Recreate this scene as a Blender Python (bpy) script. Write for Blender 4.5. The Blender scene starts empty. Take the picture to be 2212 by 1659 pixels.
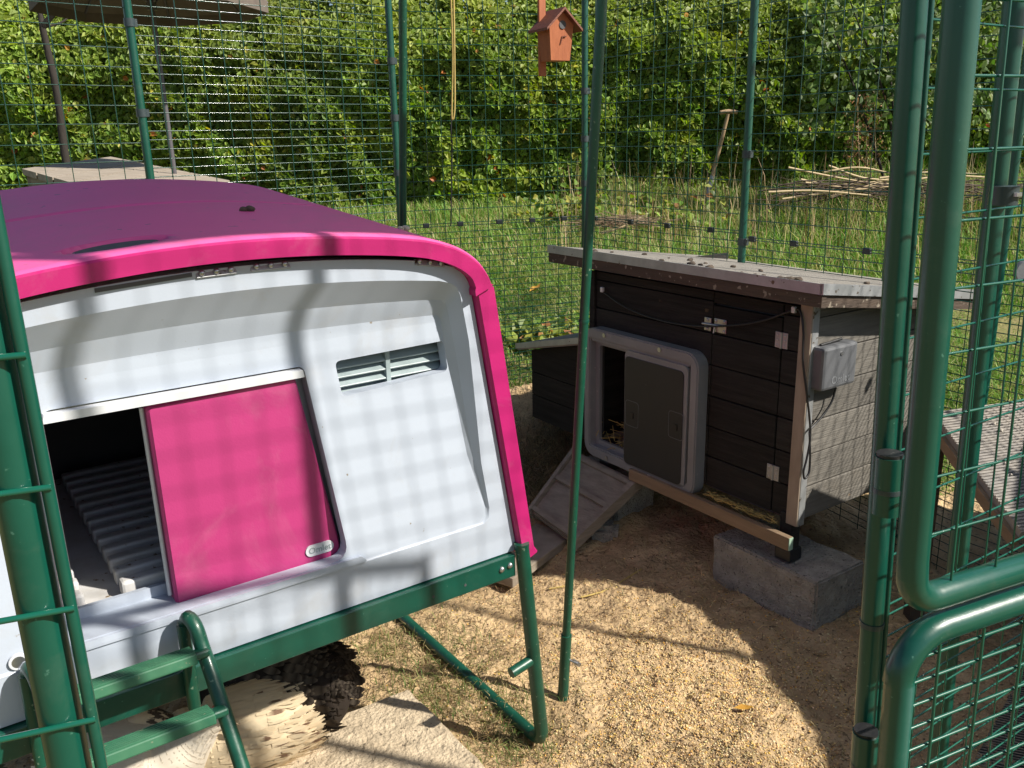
import bpy, bmesh, math, random
import numpy as np
from mathutils import Vector, Matrix, noise
from mathutils.geometry import tessellate_polygon
random.seed(7); rng = np.random.default_rng(7)
scene = bpy.context.scene
col = scene.collection
rad = math.radians

# ---------------------------------------------------------------- camera
F, CX, CY, H = 1853.0, 1106.0, 829.5, 1.5          # focal length, centre (for a 2212 x 1659 sheet), eye height
PITCH = math.atan(1853 / 6470.0); ROLL = math.atan(149 / 6470.0)
fw = Vector((0, math.cos(PITCH), -math.sin(PITCH))); up0 = Vector((0, math.sin(PITCH), math.cos(PITCH))); rt0 = Vector((1, 0, 0))
rt = math.cos(ROLL) * rt0 - math.sin(ROLL) * up0
upv = math.cos(ROLL) * up0 + math.sin(ROLL) * rt0
EYE = Vector((0, 0, H))
cam_data = bpy.data.cameras.new('camera'); cam = bpy.data.objects.new('camera', cam_data); col.objects.link(cam)
cam_data.sensor_width = 36; cam_data.lens = F / 2212 * 36; cam_data.clip_start = 0.05; cam_data.clip_end = 400
m3 = Matrix((rt, upv, -fw)).transposed()
cam.matrix_world = Matrix.Translation(EYE) @ m3.to_4x4()
scene.camera = cam

# ---------------------------------------------------------------- sky, sun, exposure
SUN_AZ = Vector((0.946, -0.325, 0)).normalized(); SUN_EL = rad(41)
TO_SUN = Vector((SUN_AZ.x * math.cos(SUN_EL), SUN_AZ.y * math.cos(SUN_EL), math.sin(SUN_EL)))
world = bpy.data.worlds.new('World'); scene.world = world; world.use_nodes = True
wn = world.node_tree.nodes; wl = world.node_tree.links
sky = wn.new('ShaderNodeTexSky'); sky.sky_type = 'NISHITA'; sky.sun_disc = False
sky.sun_elevation = SUN_EL; sky.sun_rotation = math.atan2(SUN_AZ.x, SUN_AZ.y)
wl.new(sky.outputs[0], wn['Background'].inputs[0]); wn['Background'].inputs[1].default_value = 0.062
sl = bpy.data.lights.new('sun', 'SUN'); sl.energy = 5.0; sl.angle = rad(0.9); sl.color = (1.0, 0.94, 0.84)
so = bpy.data.objects.new('sun', sl); col.objects.link(so)
so.rotation_euler = TO_SUN.to_track_quat('Z', 'Y').to_euler(); so.location = (6, -2, 8)
scene.view_settings.view_transform = 'Standard'; scene.view_settings.look = 'None'
scene.view_settings.exposure = 0.68; scene.view_settings.gamma = 1.0; scene.view_settings.use_curve_mapping = False

# ---------------------------------------------------------------- measuring helpers
def ray(x, y): return fw + rt * ((x - CX) / F) + upv * ((CY - y) / F)
def at_z(x, y, z=0.0):
    d = ray(x, y); return EYE + d * ((z - H) / d.z)
def at(x, y, Y):
    d = ray(x, y); return EYE + d * (Y / d.y)
def on_plane(x, y, p, n):
    d = ray(x, y); return EYE + d * ((p - EYE).dot(n) / d.dot(n))

# ---------------------------------------------------------------- materials
def nodes_of(name):
    m = bpy.data.materials.new(name); m.use_nodes = True
    nt = m.node_tree; return m, nt, nt.nodes['Principled BSDF']
def pm(name, c1, c2=None, rough=0.5, scale=8.0, stretch=(1, 1, 1), bump=0.0, bscale=None, metal=0.0, coat=0.0, detail=6, contrast=(0.3, 0.7), spots=None, translucent=0.0, coords='Object', spec=0.5, bdist=0.01, dirt=None, rand=0.0):
    """noise between two colours, optional fine bump and dark or pale specks"""
    m, nt, b = nodes_of(name); N, L = nt.nodes, nt.links
    b.inputs['Roughness'].default_value = rough; b.inputs['Metallic'].default_value = metal
    b.inputs['Coat Weight'].default_value = coat; b.inputs['Coat Roughness'].default_value = 0.12
    b.inputs['Specular IOR Level'].default_value = spec
    tc = N.new('ShaderNodeTexCoord'); mp = N.new('ShaderNodeMapping'); mp.inputs['Scale'].default_value = stretch
    L.new(tc.outputs[coords], mp.inputs[0])
    nz = N.new('ShaderNodeTexNoise'); nz.inputs['Scale'].default_value = scale; nz.inputs['Detail'].default_value = detail; nz.inputs['Roughness'].default_value = 0.62
    L.new(mp.outputs[0], nz.inputs['Vector'])
    rp = N.new('ShaderNodeValToRGB'); c2 = c2 or tuple(v * 0.8 for v in c1)
    rp.color_ramp.elements[0].position = contrast[0]; rp.color_ramp.elements[1].position = contrast[1]
    rp.color_ramp.elements[0].color = (*c1, 1); rp.color_ramp.elements[1].color = (*c2, 1)
    L.new(nz.outputs['Fac'], rp.inputs[0]); out = rp.outputs[0]
    if spots:
        sc, thr, sc_col = spots
        n2 = N.new('ShaderNodeTexNoise'); n2.inputs['Scale'].default_value = sc; n2.inputs['Detail'].default_value = 3
        L.new(tc.outputs[coords], n2.inputs['Vector'])
        r2 = N.new('ShaderNodeValToRGB'); r2.color_ramp.elements[0].position = thr; r2.color_ramp.elements[1].position = thr + 0.04
        L.new(n2.outputs['Fac'], r2.inputs[0])
        mx = N.new('ShaderNodeMixRGB'); L.new(r2.outputs[0], mx.inputs[0]); L.new(out, mx.inputs[1]); mx.inputs[2].default_value = (*sc_col, 1); out = mx.outputs[0]
    if dirt:
        dsc, d0, d1, dcol, dst = dirt
        n4 = N.new('ShaderNodeTexNoise'); n4.inputs['Scale'].default_value = dsc; n4.inputs['Detail'].default_value = 9; n4.inputs['Roughness'].default_value = 0.7; n4.inputs['Distortion'].default_value = 0.6
        L.new(tc.outputs[coords], n4.inputs['Vector'])
        r4 = N.new('ShaderNodeMapRange'); r4.inputs['From Min'].default_value = d0; r4.inputs['From Max'].default_value = d1; r4.inputs['To Max'].default_value = dst
        L.new(n4.outputs['Fac'], r4.inputs['Value'])
        mx4 = N.new('ShaderNodeMixRGB'); L.new(r4.outputs[0], mx4.inputs[0]); L.new(out, mx4.inputs[1]); mx4.inputs[2].default_value = (*dcol, 1); out = mx4.outputs[0]
    if rand:
        oi = N.new('ShaderNodeObjectInfo'); mr = N.new('ShaderNodeMapRange'); mr.inputs['To Min'].default_value = 1 - rand; mr.inputs['To Max'].default_value = 1 + rand
        L.new(oi.outputs['Random'], mr.inputs['Value']); hv = N.new('ShaderNodeHueSaturation'); L.new(out, hv.inputs['Color']); L.new(mr.outputs[0], hv.inputs['Value']); out = hv.outputs[0]
    L.new(out, b.inputs['Base Color'])
    if bump:
        n3 = N.new('ShaderNodeTexNoise'); n3.inputs['Scale'].default_value = bscale or scale * 4; n3.inputs['Detail'].default_value = 5
        L.new(mp.outputs[0], n3.inputs['Vector'])
        bp = N.new('ShaderNodeBump'); bp.inputs['Strength'].default_value = bump; bp.inputs['Distance'].default_value = bdist
        L.new(n3.outputs['Fac'], bp.inputs['Height']); L.new(bp.outputs[0], b.inputs['Normal'])
    return m
def attr_mat(name, rough=0.55, transl=0.35, spec=0.4, fine=0.25):
    """colour carried leaf by leaf / blade by blade in the 'tint' attribute"""
    m, nt, b = nodes_of(name); N, L = nt.nodes, nt.links
    a = N.new('ShaderNodeAttribute'); a.attribute_name = 'tint'
    L.new(a.outputs['Color'], b.inputs['Base Color']); b.inputs['Roughness'].default_value = rough; b.inputs['Specular IOR Level'].default_value = spec
    if transl:
        t = N.new('ShaderNodeBsdfTranslucent'); mx = N.new('ShaderNodeMixShader'); mx.inputs[0].default_value = transl
        hs = N.new('ShaderNodeHueSaturation'); hs.inputs['Saturation'].default_value = 1.15; hs.inputs['Value'].default_value = 1.35
        L.new(a.outputs['Color'], hs.inputs['Color']); L.new(hs.outputs[0], t.inputs[0])
        L.new(b.outputs[0], mx.inputs[1]); L.new(t.outputs[0], mx.inputs[2]); L.new(mx.outputs[0], N['Material Output'].inputs[0])
    return m

M = {}
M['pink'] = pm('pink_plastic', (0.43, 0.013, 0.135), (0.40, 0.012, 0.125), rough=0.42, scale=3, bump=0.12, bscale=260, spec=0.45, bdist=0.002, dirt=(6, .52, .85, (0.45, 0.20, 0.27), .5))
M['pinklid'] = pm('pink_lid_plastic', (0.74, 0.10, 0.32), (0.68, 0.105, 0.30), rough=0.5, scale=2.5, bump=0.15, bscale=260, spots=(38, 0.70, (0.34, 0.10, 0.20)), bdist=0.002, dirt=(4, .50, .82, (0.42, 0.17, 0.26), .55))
M['pinkdoor'] = pm('pink_door_plastic', (0.42, 0.036, 0.165), (0.385, 0.032, 0.15), rough=0.46, scale=3, bump=0.14, bscale=260, bdist=0.002, dirt=(5, .50, .85, (0.46, 0.20, 0.27), .45))
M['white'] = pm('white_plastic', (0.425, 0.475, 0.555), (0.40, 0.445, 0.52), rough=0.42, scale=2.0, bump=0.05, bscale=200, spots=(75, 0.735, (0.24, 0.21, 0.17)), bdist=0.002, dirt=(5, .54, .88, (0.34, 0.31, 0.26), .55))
M['whiteclean'] = pm('white_rail_plastic', (0.64, 0.66, 0.69), (0.58, 0.60, 0.63), rough=0.3, scale=4)
M['ribs'] = pm('grubby_white_plastic', (0.62, 0.63, 0.66), (0.46, 0.44, 0.40), rough=0.5, scale=9, spots=(45, 0.66, (0.20, 0.14, 0.08)))
M['vent'] = pm('grey_green_plastic', (0.30, 0.36, 0.37), (0.26, 0.32, 0.33), rough=0.4, scale=5)
M['inside'] = pm('shade_dark_inner', (0.085, 0.085, 0.090), (0.06, 0.06, 0.064), rough=0.7, scale=5)  # dark tone stands for shade in the room and in hollows
M['green'] = pm('bottle_green_paint', (0.002, 0.058, 0.038), (0.0035, 0.068, 0.045), rough=0.36, scale=14, coat=0.3, spots=(120, 0.72, (0.05, 0.15, 0.11)), dirt=(11, .55, .85, (0.055, 0.10, 0.075), .6), bump=0.04, bscale=60)
M['greend'] = pm('scuffed_green_paint', (0.003, 0.055, 0.032), (0.006, 0.070, 0.041), rough=0.40, scale=22, coat=0.2, spots=(90, 0.67, (0.13, 0.20, 0.14)), bump=0.05)
M['tread'] = pm('muddy_green_plastic', (0.018, 0.115, 0.06), (0.045, 0.15, 0.08), rough=0.55, scale=18, spots=(90, 0.68, (0.13, 0.18, 0.11)))
M['wire'] = pm('green_coated_wire', (0.004, 0.082, 0.052), (0.006, 0.095, 0.06), rough=0.25, scale=30, coat=0.5)
M['wirefar'] = pm('shaded_fence_wire', (0.0025, 0.042, 0.028), (0.004, 0.052, 0.035), rough=0.25, scale=30, coat=0.4)  # same wire, coloured darker to stand for its backlit, shaded side
M['clip'] = pm('black_clip_plastic', (0.012, 0.016, 0.018), (0.02, 0.026, 0.03), rough=0.3, scale=30)
M['band'] = pm('dark_grey_band', (0.03, 0.045, 0.05), (0.045, 0.06, 0.065), rough=0.3, scale=30)
M['steel'] = pm('zinc_steel', (0.55, 0.55, 0.56), (0.40, 0.40, 0.41), rough=0.32, metal=0.9, scale=30)
M['alu'] = pm('dull_aluminium', (0.45, 0.46, 0.47), (0.30, 0.31, 0.31), rough=0.48, metal=0.55, scale=12, spots=(40, 0.66, (0.13, 0.10, 0.07)))
M['wood'] = pm('shaded_stained_board', (0.032, 0.0305, 0.028), (0.016, 0.0152, 0.014), rough=0.8, spec=.15, scale=3, stretch=(1.2, 1.2, 22), bump=0.35, bscale=9, spots=(9, 0.70, (0.12, 0.085, 0.05)), rand=.28)  # dark stain, lowered further to put shade into the front boards
M['woodside'] = pm('sunlit_side_board', (0.165, 0.152, 0.132), (0.10, 0.092, 0.08), rough=0.8, scale=3, stretch=(1.2, 1.2, 22), bump=0.35, bscale=9, spots=(8, 0.68, (0.24, 0.15, 0.075)), rand=.16, dirt=(7, .52, .8, (.10, .085, .065), .6))  # same boards in a paler tone, sunlight put into the side wall colour
M['woodr'] = pm('brown_fascia_board', (0.085, 0.058, 0.040), (0.05, 0.034, 0.024), rough=0.8, scale=5, stretch=(1, 1, 12), bump=0.3, spots=(40, 0.64, (0.25, 0.21, 0.16)))
M['pine'] = pm('weathered_pine', (0.25, 0.175, 0.11), (0.175, 0.12, 0.072), rough=0.7, scale=4, stretch=(1.5, 1.5, 14), bump=0.2)
M['pineend'] = pm('painted_end_grain', (0.33, 0.47, 0.36), (0.27, 0.40, 0.30), rough=0.7, scale=20)
M['trim'] = pm('pale_corner_trim', (0.34, 0.28, 0.22), (0.24, 0.19, 0.145), rough=0.65, scale=7, stretch=(4, 4, 1), bump=0.1)
M['felt'] = pm('mineral_felt', (0.30, 0.275, 0.235), (0.20, 0.185, 0.165), rough=0.9, scale=16, bump=0.4, bscale=240, spots=(26, 0.68, (0.09, 0.075, 0.06)))
M['grey'] = pm('mid_grey_plastic', (0.225, 0.235, 0.25), (0.18, 0.188, 0.20), rough=0.42, scale=7, bump=0.06, bscale=220, spots=(80, 0.70, (0.34, 0.33, 0.31)))
M['anth'] = pm('anthracite_panel', (0.019, 0.020, 0.022), (0.015, 0.016, 0.018), rough=0.5, scale=6, spots=(60, 0.72, (0.07, 0.065, 0.06)))
M['box'] = pm('slate_grey_plastic', (0.12, 0.125, 0.135), (0.095, 0.10, 0.108), rough=0.45, scale=8, bump=0.05, bscale=220)
M['black'] = pm('black_rubber', (0.012, 0.012, 0.013), (0.02, 0.02, 0.021), rough=0.45, scale=20)
M['concrete'] = pm('rough_concrete', (0.44, 0.41, 0.355), (0.27, 0.245, 0.21), rough=0.95, scale=22, bump=1.0, bscale=120, spots=(120, 0.63, (0.13, 0.115, 0.10)), bdist=0.02, detail=9)
M['slab'] = pm('pale_gritty_slab', (0.60, 0.49, 0.345), (0.45, 0.36, 0.245), rough=0.95, scale=14, bump=0.9, bscale=95, spots=(85, 0.66, (0.17, 0.13, 0.09)))
M['oldwood'] = pm('silvered_wood', (0.30, 0.255, 0.20), (0.19, 0.155, 0.115), rough=0.85, scale=4, stretch=(3, 3, 20), bump=0.35)
M['tablewood'] = pm('silver_table_wood', (0.38, 0.33, 0.27), (0.22, 0.18, 0.14), rough=0.85, scale=3, stretch=(2, 9, 9), bump=0.3)
M['birdwood'] = pm('rust_brown_stain', (0.40, 0.125, 0.045), (0.30, 0.085, 0.03), rough=0.65, scale=6, stretch=(6, 6, 1), bump=0.15)
M['birdroof'] = pm('dark_rust_roof', (0.20, 0.06, 0.03), (0.13, 0.04, 0.022), rough=0.6, scale=9, stretch=(1, 6, 6), bump=0.2)
M['bark'] = pm('dark_bark', (0.035, 0.027, 0.022), (0.02, 0.016, 0.013), rough=0.9, scale=14, stretch=(1, 1, .2), bump=0.6)
M['polegrey'] = pm('grey_parasol_pole', (0.10, 0.095, 0.105), (0.075, 0.07, 0.078), rough=0.45, scale=9)
M['canvas'] = pm('taupe_canvas', (0.14, 0.115, 0.095), (0.105, 0.085, 0.07), rough=0.9, scale=20, bump=0.1)
M['rope'] = pm('yellow_rope', (0.50, 0.37, 0.12), (0.36, 0.26, 0.08), rough=0.8, scale=60)
M['sand'] = pm('scratched_sand', (0.545, 0.395, 0.225), (0.335, 0.235, 0.13), rough=1.0, scale=7, bump=1.0, bscale=55, contrast=(0.36, 0.66), spots=(70, 0.62, (0.20, 0.14, 0.08)), spec=0.15, bdist=0.02)
M['earth'] = pm('lawn_earth', (0.14, 0.155, 0.05), (0.25, 0.205, 0.10), rough=1.0, scale=2.2, bump=0.8, bscale=30, contrast=(0.38, 0.66), spec=0.1, bdist=0.02)
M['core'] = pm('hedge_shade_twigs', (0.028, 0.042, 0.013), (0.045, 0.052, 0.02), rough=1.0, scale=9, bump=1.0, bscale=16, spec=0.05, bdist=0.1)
M['leaf'] = attr_mat('leaf', rough=0.50, transl=0.38, spec=0.4)
M['blade'] = attr_mat('grass_blade', rough=0.6, transl=0.3, spec=0.3)
M['tint'] = attr_mat('tinted_solid', rough=0.7, transl=0.0, spec=0.25)
M['plume'] = attr_mat('feather', rough=0.75, transl=0.12, spec=0.25)
M['twig'] = pm('peeled_branch', (0.60, 0.47, 0.28), (0.42, 0.31, 0.17), rough=0.7, scale=12)
M['spade'] = pm('ash_handle', (0.42, 0.29, 0.17), (0.30, 0.20, 0.11), rough=0.6, scale=9, stretch=(4, 4, 1))
M['mat'] = pm('ribbed_rubber_mat', (0.19, 0.185, 0.185), (0.33, 0.29, 0.24), rough=0.75, scale=3, spots=(34, 0.68, (0.28, 0.23, 0.17)))
M['tarp'] = pm('shade_tarp', (0.06, 0.09, 0.06), (0.05, 0.075, 0.05), rough=0.8, scale=6)
M['stone'] = pm('pale_dropping', (0.62, 0.57, 0.50), (0.40, 0.36, 0.30), rough=0.9, scale=40, bump=0.4)
M['dark'] = pm('dried_dropping', (0.05, 0.036, 0.026), (0.10, 0.075, 0.055), rough=0.9, scale=60)
M['yleaf'] = pm('fallen_leaf', (0.58, 0.33, 0.05), (0.42, 0.20, 0.03), rough=0.6, scale=30)
M['skin'] = pm('red_comb', (0.50, 0.07, 0.055), (0.38, 0.05, 0.04), rough=0.5, scale=40)
M['horn'] = pm('beak_horn', (0.45, 0.33, 0.20), (0.35, 0.24, 0.14), rough=0.4, scale=30)

def translucent_sheet(name, c):
    m, nt, b = nodes_of(name); b.inputs['Base Color'].default_value = (*c, 1); b.inputs['Roughness'].default_value = 0.6
    t = nt.nodes.new('ShaderNodeBsdfTranslucent'); t.inputs[0].default_value = (0.88, 0.84, 0.80, 1); mx = nt.nodes.new('ShaderNodeMixShader'); mx.inputs[0].default_value = 0.85
    nt.links.new(b.outputs[0], mx.inputs[1]); nt.links.new(t.outputs[0], mx.inputs[2]); nt.links.new(mx.outputs[0], nt.nodes['Material Output'].inputs[0]); return m
M['cover'] = translucent_sheet('milky_cover', (0.5, 0.52, 0.52))  # translucent so the added cover still passes some light to the lid

# ---------------------------------------------------------------- object helpers
ROOT = {}
def tag(o, label=None, cat=None, group=None, kind=None):
    if label: o['label'] = label
    if cat: o['category'] = cat
    if group: o['group'] = group
    if kind: o['kind'] = kind
    return o
def thing(name, label, cat, loc=(0, 0, 0), rotz=0.0, group=None):
    o = bpy.data.objects.new(name, None); col.objects.link(o); o.empty_display_size = 0.05
    o.location = loc; o.rotation_euler = (0, 0, rotz)
    ROOT[o.name] = Matrix.Translation(Vector(loc)) @ Matrix.Rotation(rotz, 4, 'Z')
    return tag(o, label, cat, group)
class MB:
    """collects shapes, becomes ONE mesh object"""
    def __init__(s): s.v = []; s.f = []; s.sm = []
    def add(s, vs, fs, smooth=False):
        n = len(s.v); s.v += [Vector(p) for p in vs]; s.f += [tuple(i + n for i in f) for f in fs]; s.sm += [smooth] * len(fs); return s
    def box(s, c, size, ax=None, taper=1.0):
        c = Vector(c); X, Y, Z = ax if ax else (Vector((1, 0, 0)), Vector((0, 1, 0)), Vector((0, 0, 1)))
        hx, hy, hz = [k / 2 for k in size]; vs = []
        for k in (-1, 1):
            t = taper if k > 0 else 1.0
            for a, b in ((-1, -1), (1, -1), (1, 1), (-1, 1)): vs.append(c + X * (a * hx * t) + Y * (b * hy * t) + Z * (k * hz))
        return s.add(vs, [(0, 3, 2, 1), (4, 5, 6, 7), (0, 1, 5, 4), (1, 2, 6, 5), (2, 3, 7, 6), (3, 0, 4, 7)])
    def rbox(s, c, size, ax=None, b=0.004):
        """box with chamfered edges"""
        bm = bmesh.new(); bmesh.ops.create_cube(bm, size=1.0)
        for v in bm.verts: v.co = Vector((v.co.x * size[0], v.co.y * size[1], v.co.z * size[2]))
        bmesh.ops.bevel(bm, geom=list(bm.edges), offset=b, segments=2, profile=0.5, affect='EDGES')
        c = Vector(c); X, Y, Z = ax if ax else (Vector((1, 0, 0)), Vector((0, 1, 0)), Vector((0, 0, 1)))
        bm.verts.index_update(); vs = [c + X * v.co.x + Y * v.co.y + Z * v.co.z for v in bm.verts]; fs = [tuple(v.index for v in f.verts) for f in bm.faces]
        bm.free(); return s.add(vs, fs)
    def tube(s, pts, r, n=10, caps=True, closed=False):
        pts = [Vector(p) for p in pts]; m = len(pts); rs = r if isinstance(r, (list, tuple)) else [r] * m
        vs = []; prev = None
        for i, p in enumerate(pts):
            if closed: t = (pts[(i + 1) % m] - pts[i - 1]).normalized()
            else: t = (pts[min(i + 1, m - 1)] - pts[max(i - 1, 0)]).normalized()
            if prev is None:
                a = Vector((0, 0, 1)) if abs(t.z) < 0.9 else Vector((1, 0, 0)); u = t.cross(a).normalized()
            else: u = (prev - t * prev.dot(t)).normalized()
            w = t.cross(u); prev = u
            for k in range(n):
                an = 2 * math.pi * k / n; vs.append(p + (u * math.cos(an) + w * math.sin(an)) * rs[i])
        fs = []
        for i in range(m if closed else m - 1):
            for k in range(n):
                a, b = i * n + k, i * n + (k + 1) % n; c, d = ((i + 1) % m) * n + (k + 1) % n, ((i + 1) % m) * n + k
                fs.append((a, b, c, d))
        s.add(vs, fs, True)
        if caps and not closed: s.add([vs[k] for k in range(n)], [tuple(range(n))[::-1]]); s.add([vs[(m - 1) * n + k] for k in range(n)], [tuple(range(n))])
        return s
    def ball(s, c, r, nu=10, nv=7, jit=0.0):
        c = Vector(c); rr = r if isinstance(r, (tuple, list)) else (r, r, r); vs = []; fs = []
        for j in range(nv + 1):
            th = math.pi * j / nv
            for i in range(nu):
                ph = 2 * math.pi * i / nu; k = 1 + (random.uniform(-jit, jit) if 0 < j < nv else 0)
                vs.append(c + Vector((rr[0] * math.sin(th) * math.cos(ph) * k, rr[1] * math.sin(th) * math.sin(ph) * k, rr[2] * math.cos(th) * k)))
        for j in range(nv):
            for i in range(nu): fs.append((j * nu + i, (j + 1) * nu + i, (j + 1) * nu + (i + 1) % nu, j * nu + (i + 1) % nu))
        return s.add(vs, fs, True)
    def plate(s, outer, holes, T, thick, back=True):
        """flat plate with holes: outer/holes are 2D loops, T(u,v,w) places them, w runs from 0 to -thick"""
        loops = [outer] + list(holes)
        flat = [p for l in loops for p in l]
        tris = tessellate_polygon([[Vector((p[0], p[1], 0)) for p in l] for l in loops])
        n = len(flat); vs = [T(p[0], p[1], 0) for p in flat] + [T(p[0], p[1], -thick) for p in flat]
        ref = None; fs = []
        for t in tris: fs.append(tuple(t))
        if back:
            for t in tris: fs.append(tuple(i + n for i in t[::-1]))
        k = 0
        for l in loops:
            m = len(l)
            for i in range(m): fs.append((k + i, k + (i + 1) % m, n + k + (i + 1) % m, n + k + i))
            k += m
        return s.add(vs, fs)
    def loft(s, la, lb, smooth=True, closed=True):
        m = len(la); fs = [(i, (i + 1) % m, m + (i + 1) % m, m + i) for i in range(m if closed else m - 1)]
        return s.add(list(la) + list(lb), fs, smooth)
    def build(s, name, mat, parent=None, world=True, tintcol=None):
        me = bpy.data.meshes.new(name)
        vs = s.v
        if parent is not None and world:
            p = parent
            while p.parent: p = p.parent
            inv = ROOT[p.name].inverted(); vs = [inv @ v for v in vs]
        me.from_pydata([tuple(v) for v in vs], [], s.f)
        me.polygons.foreach_set('use_smooth', s.sm)
        bm = bmesh.new(); bm.from_mesh(me); bmesh.ops.recalc_face_normals(bm, faces=bm.faces); bm.to_mesh(me); bm.free()
        me.materials.append(mat if not isinstance(mat, str) else M[mat]); me.update()
        o = bpy.data.objects.new(name, me); col.objects.link(o)
        if parent is not None: o.parent = parent
        return o
def np_mesh(name, verts, faces, mat, tint=None, parent=None, smooth=False):
    """big mesh from arrays; verts (n,3), faces (m,k)"""
    me = bpy.data.meshes.new(name); nv, nf, k = len(verts), len(faces), faces.shape[1]
    me.vertices.add(nv); me.vertices.foreach_set('co', verts.astype(np.float32).ravel())
    me.loops.add(nf * k); me.loops.foreach_set('vertex_index', faces.astype(np.int32).ravel())
    me.polygons.add(nf); me.polygons.foreach_set('loop_start', np.arange(0, nf * k, k, dtype=np.int32)); me.polygons.foreach_set('loop_total', np.full(nf, k, dtype=np.int32))
    me.polygons.foreach_set('use_smooth', np.full(nf, smooth))
    me.update(calc_edges=True); me.validate()
    if tint is not None:
        a = me.attributes.new('tint', 'FLOAT_COLOR', 'POINT'); c = np.ones((nv, 4), np.float32); c[:, :3] = tint; a.data.foreach_set('color', c.ravel())
    me.materials.append(M[mat]); o = bpy.data.objects.new(name, me); col.objects.link(o)
    if parent is not None: o.parent = parent
    return o
def rrect(x0, x1, y0, y1, r, n=5):
    pts = []
    for cx, cy, a0 in ((x1 - r, y1 - r, 0), (x0 + r, y1 - r, 90), (x0 + r, y0 + r, 180), (x1 - r, y0 + r, 270)):
        for i in range(n + 1):
            a = rad(a0 + 90 * i / n); pts.append((cx + r * math.cos(a), cy + r * math.sin(a)))
    return pts
def rpoly(pts, r, n=5):
    """polygon with rounded corners; r one value or one per corner"""
    out = []; m = len(pts)
    for i, p in enumerate(pts):
        rr = r[i] if isinstance(r, (list, tuple)) else r
        P, A, B = Vector(p), Vector(pts[i - 1]), Vector(pts[(i + 1) % m])
        if rr <= 0: out.append(tuple(P)); continue
        u, w = (A - P).normalized(), (B - P).normalized(); ang = u.angle(w)
        d = min(rr / math.tan(ang / 2), (A - P).length * .49, (B - P).length * .49)
        a, b = P + u * d, P + w * d
        for k in range(n + 1):
            t = k / n; q = a * (1 - t) ** 2 + P * (2 * t * (1 - t)) + b * t ** 2; out.append((q.x, q.y))
    return out
def spline(pts, n):
    """Catmull-Rom through pts"""
    P = [Vector(p) for p in pts]; P = [P[0] * 2 - P[1]] + P + [P[-1] * 2 - P[-2]]; out = []
    segs = len(P) - 3
    for i in range(n):
        t = i / (n - 1) * segs; k = min(int(t), segs - 1); t -= k; a, b, c, d = P[k:k + 4]
        out.append(0.5 * ((2 * b) + (c - a) * t + (2 * a - 5 * b + 4 * c - d) * t * t + (3 * b - a - 3 * c + d) * t ** 3))
    return out
def text_mesh(txt, size, depth, T):
    cu = bpy.data.curves.new('t', 'FONT'); cu.body = txt; cu.size = size; cu.extrude = depth; cu.align_x = 'CENTER'; cu.align_y = 'CENTER'; cu.resolution_u = 3
    ob = bpy.data.objects.new('t', cu); col.objects.link(ob); bpy.context.view_layer.update()
    me = bpy.data.meshes.new_from_object(ob.evaluated_get(bpy.context.evaluated_depsgraph_get()))
    mb = MB(); mb.add([T(v.co.x, v.co.y, v.co.z) for v in me.vertices], [tuple(p.vertices) for p in me.polygons])
    bpy.data.objects.remove(ob); bpy.data.curves.remove(cu); bpy.data.meshes.remove(me); return mb

# ---------------------------------------------------------------- ground
P1, P2, P3, P4 = Vector((-1.345, 3.33)), Vector((-0.50, 4.04)), Vector((0.38, 4.33)), Vector((0.94, 3.47))
DR = (P4 - P3).normalized(); DL = (P3 - P2).normalized()
P5 = P4 + DR * 1.026; P6 = P5 + DR * 1.026; P7 = P6 + DR * 1.026; P0 = P1 + (P1 - P2).normalized() * 1.15
def hgt(x, y):
    b = np.interp(y, [2.7, 3.4, 4.3, 6, 8.7, 14, 60], [0, .09, .30, .57, .85, 1.0, 1.0])
    return b
def vn(x, y, s, seed=0): return noise.noise(Vector((x * s + seed, y * s, seed * 1.7)))
nx, ny = 120, 150
xs = np.concatenate([np.linspace(-60, -7, 10), np.linspace(-6.6, 8, nx - 20), np.linspace(8.5, 60, 10)])
ys = np.concatenate([np.linspace(-30, -1, 8), np.linspace(-0.8, 11, ny - 18), np.linspace(11.5, 90, 10)])
gx, gy = np.meshgrid(xs, ys); gz = hgt(gx, gy) - 0.012
for j in range(gz.shape[0]):
    for i in range(gz.shape[1]):
        if -7 < gx[j, i] < 9 and 3.2 < gy[j, i] < 11: gz[j, i] += 0.035 * vn(gx[j, i], gy[j, i], 1.6) + .015 * vn(gx[j, i], gy[j, i], 5)
        if gy[j, i] <= 3.2: gz[j, i] -= 0.03
idx = np.arange(gx.size).reshape(gx.shape)
fc = np.stack([idx[:-1, :-1], idx[:-1, 1:], idx[1:, 1:], idx[1:, :-1]], -1).reshape(-1, 4)
tag(np_mesh('ground', np.stack([gx, gy, gz], -1).reshape(-1, 3), fc, 'earth', smooth=True), kind='structure')
# sandy floor of the run, scratched into little pits
def inside_run(x, y):
    p = Vector((x, y))
    def side(a, b): d = b - a; return d.x * (p.y - a.y) - d.y * (p.x - a.x)
    return side(P2, P3) < 0 and (side(P3, P4) < 0 or (y < 3.3 and x > .9)) and (side(P1, P2) < 0)
sx = np.arange(-1.9, 2.5, 0.013); sy = np.arange(0.75, 4.4, 0.013)
Gx, Gy = np.meshgrid(sx, sy)
Gz = np.zeros_like(Gx); keep = np.zeros_like(Gx, bool)
for j in range(Gx.shape[0]):
    for i in range(Gx.shape[1]):
        x, y = Gx[j, i], Gy[j, i]
        if abs(x / y) < 0.72 and inside_run(x, y):
            keep[j, i] = True
            Gz[j, i] = 0.016 * vn(x, y, 3, 3) + 0.014 * vn(x, y, 9, 5) + 0.0105 * vn(x, y, 26, 9) + 0.004 * vn(x, y, 60, 2)
Gz += hgt(Gx, Gy) + 0.004
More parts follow.
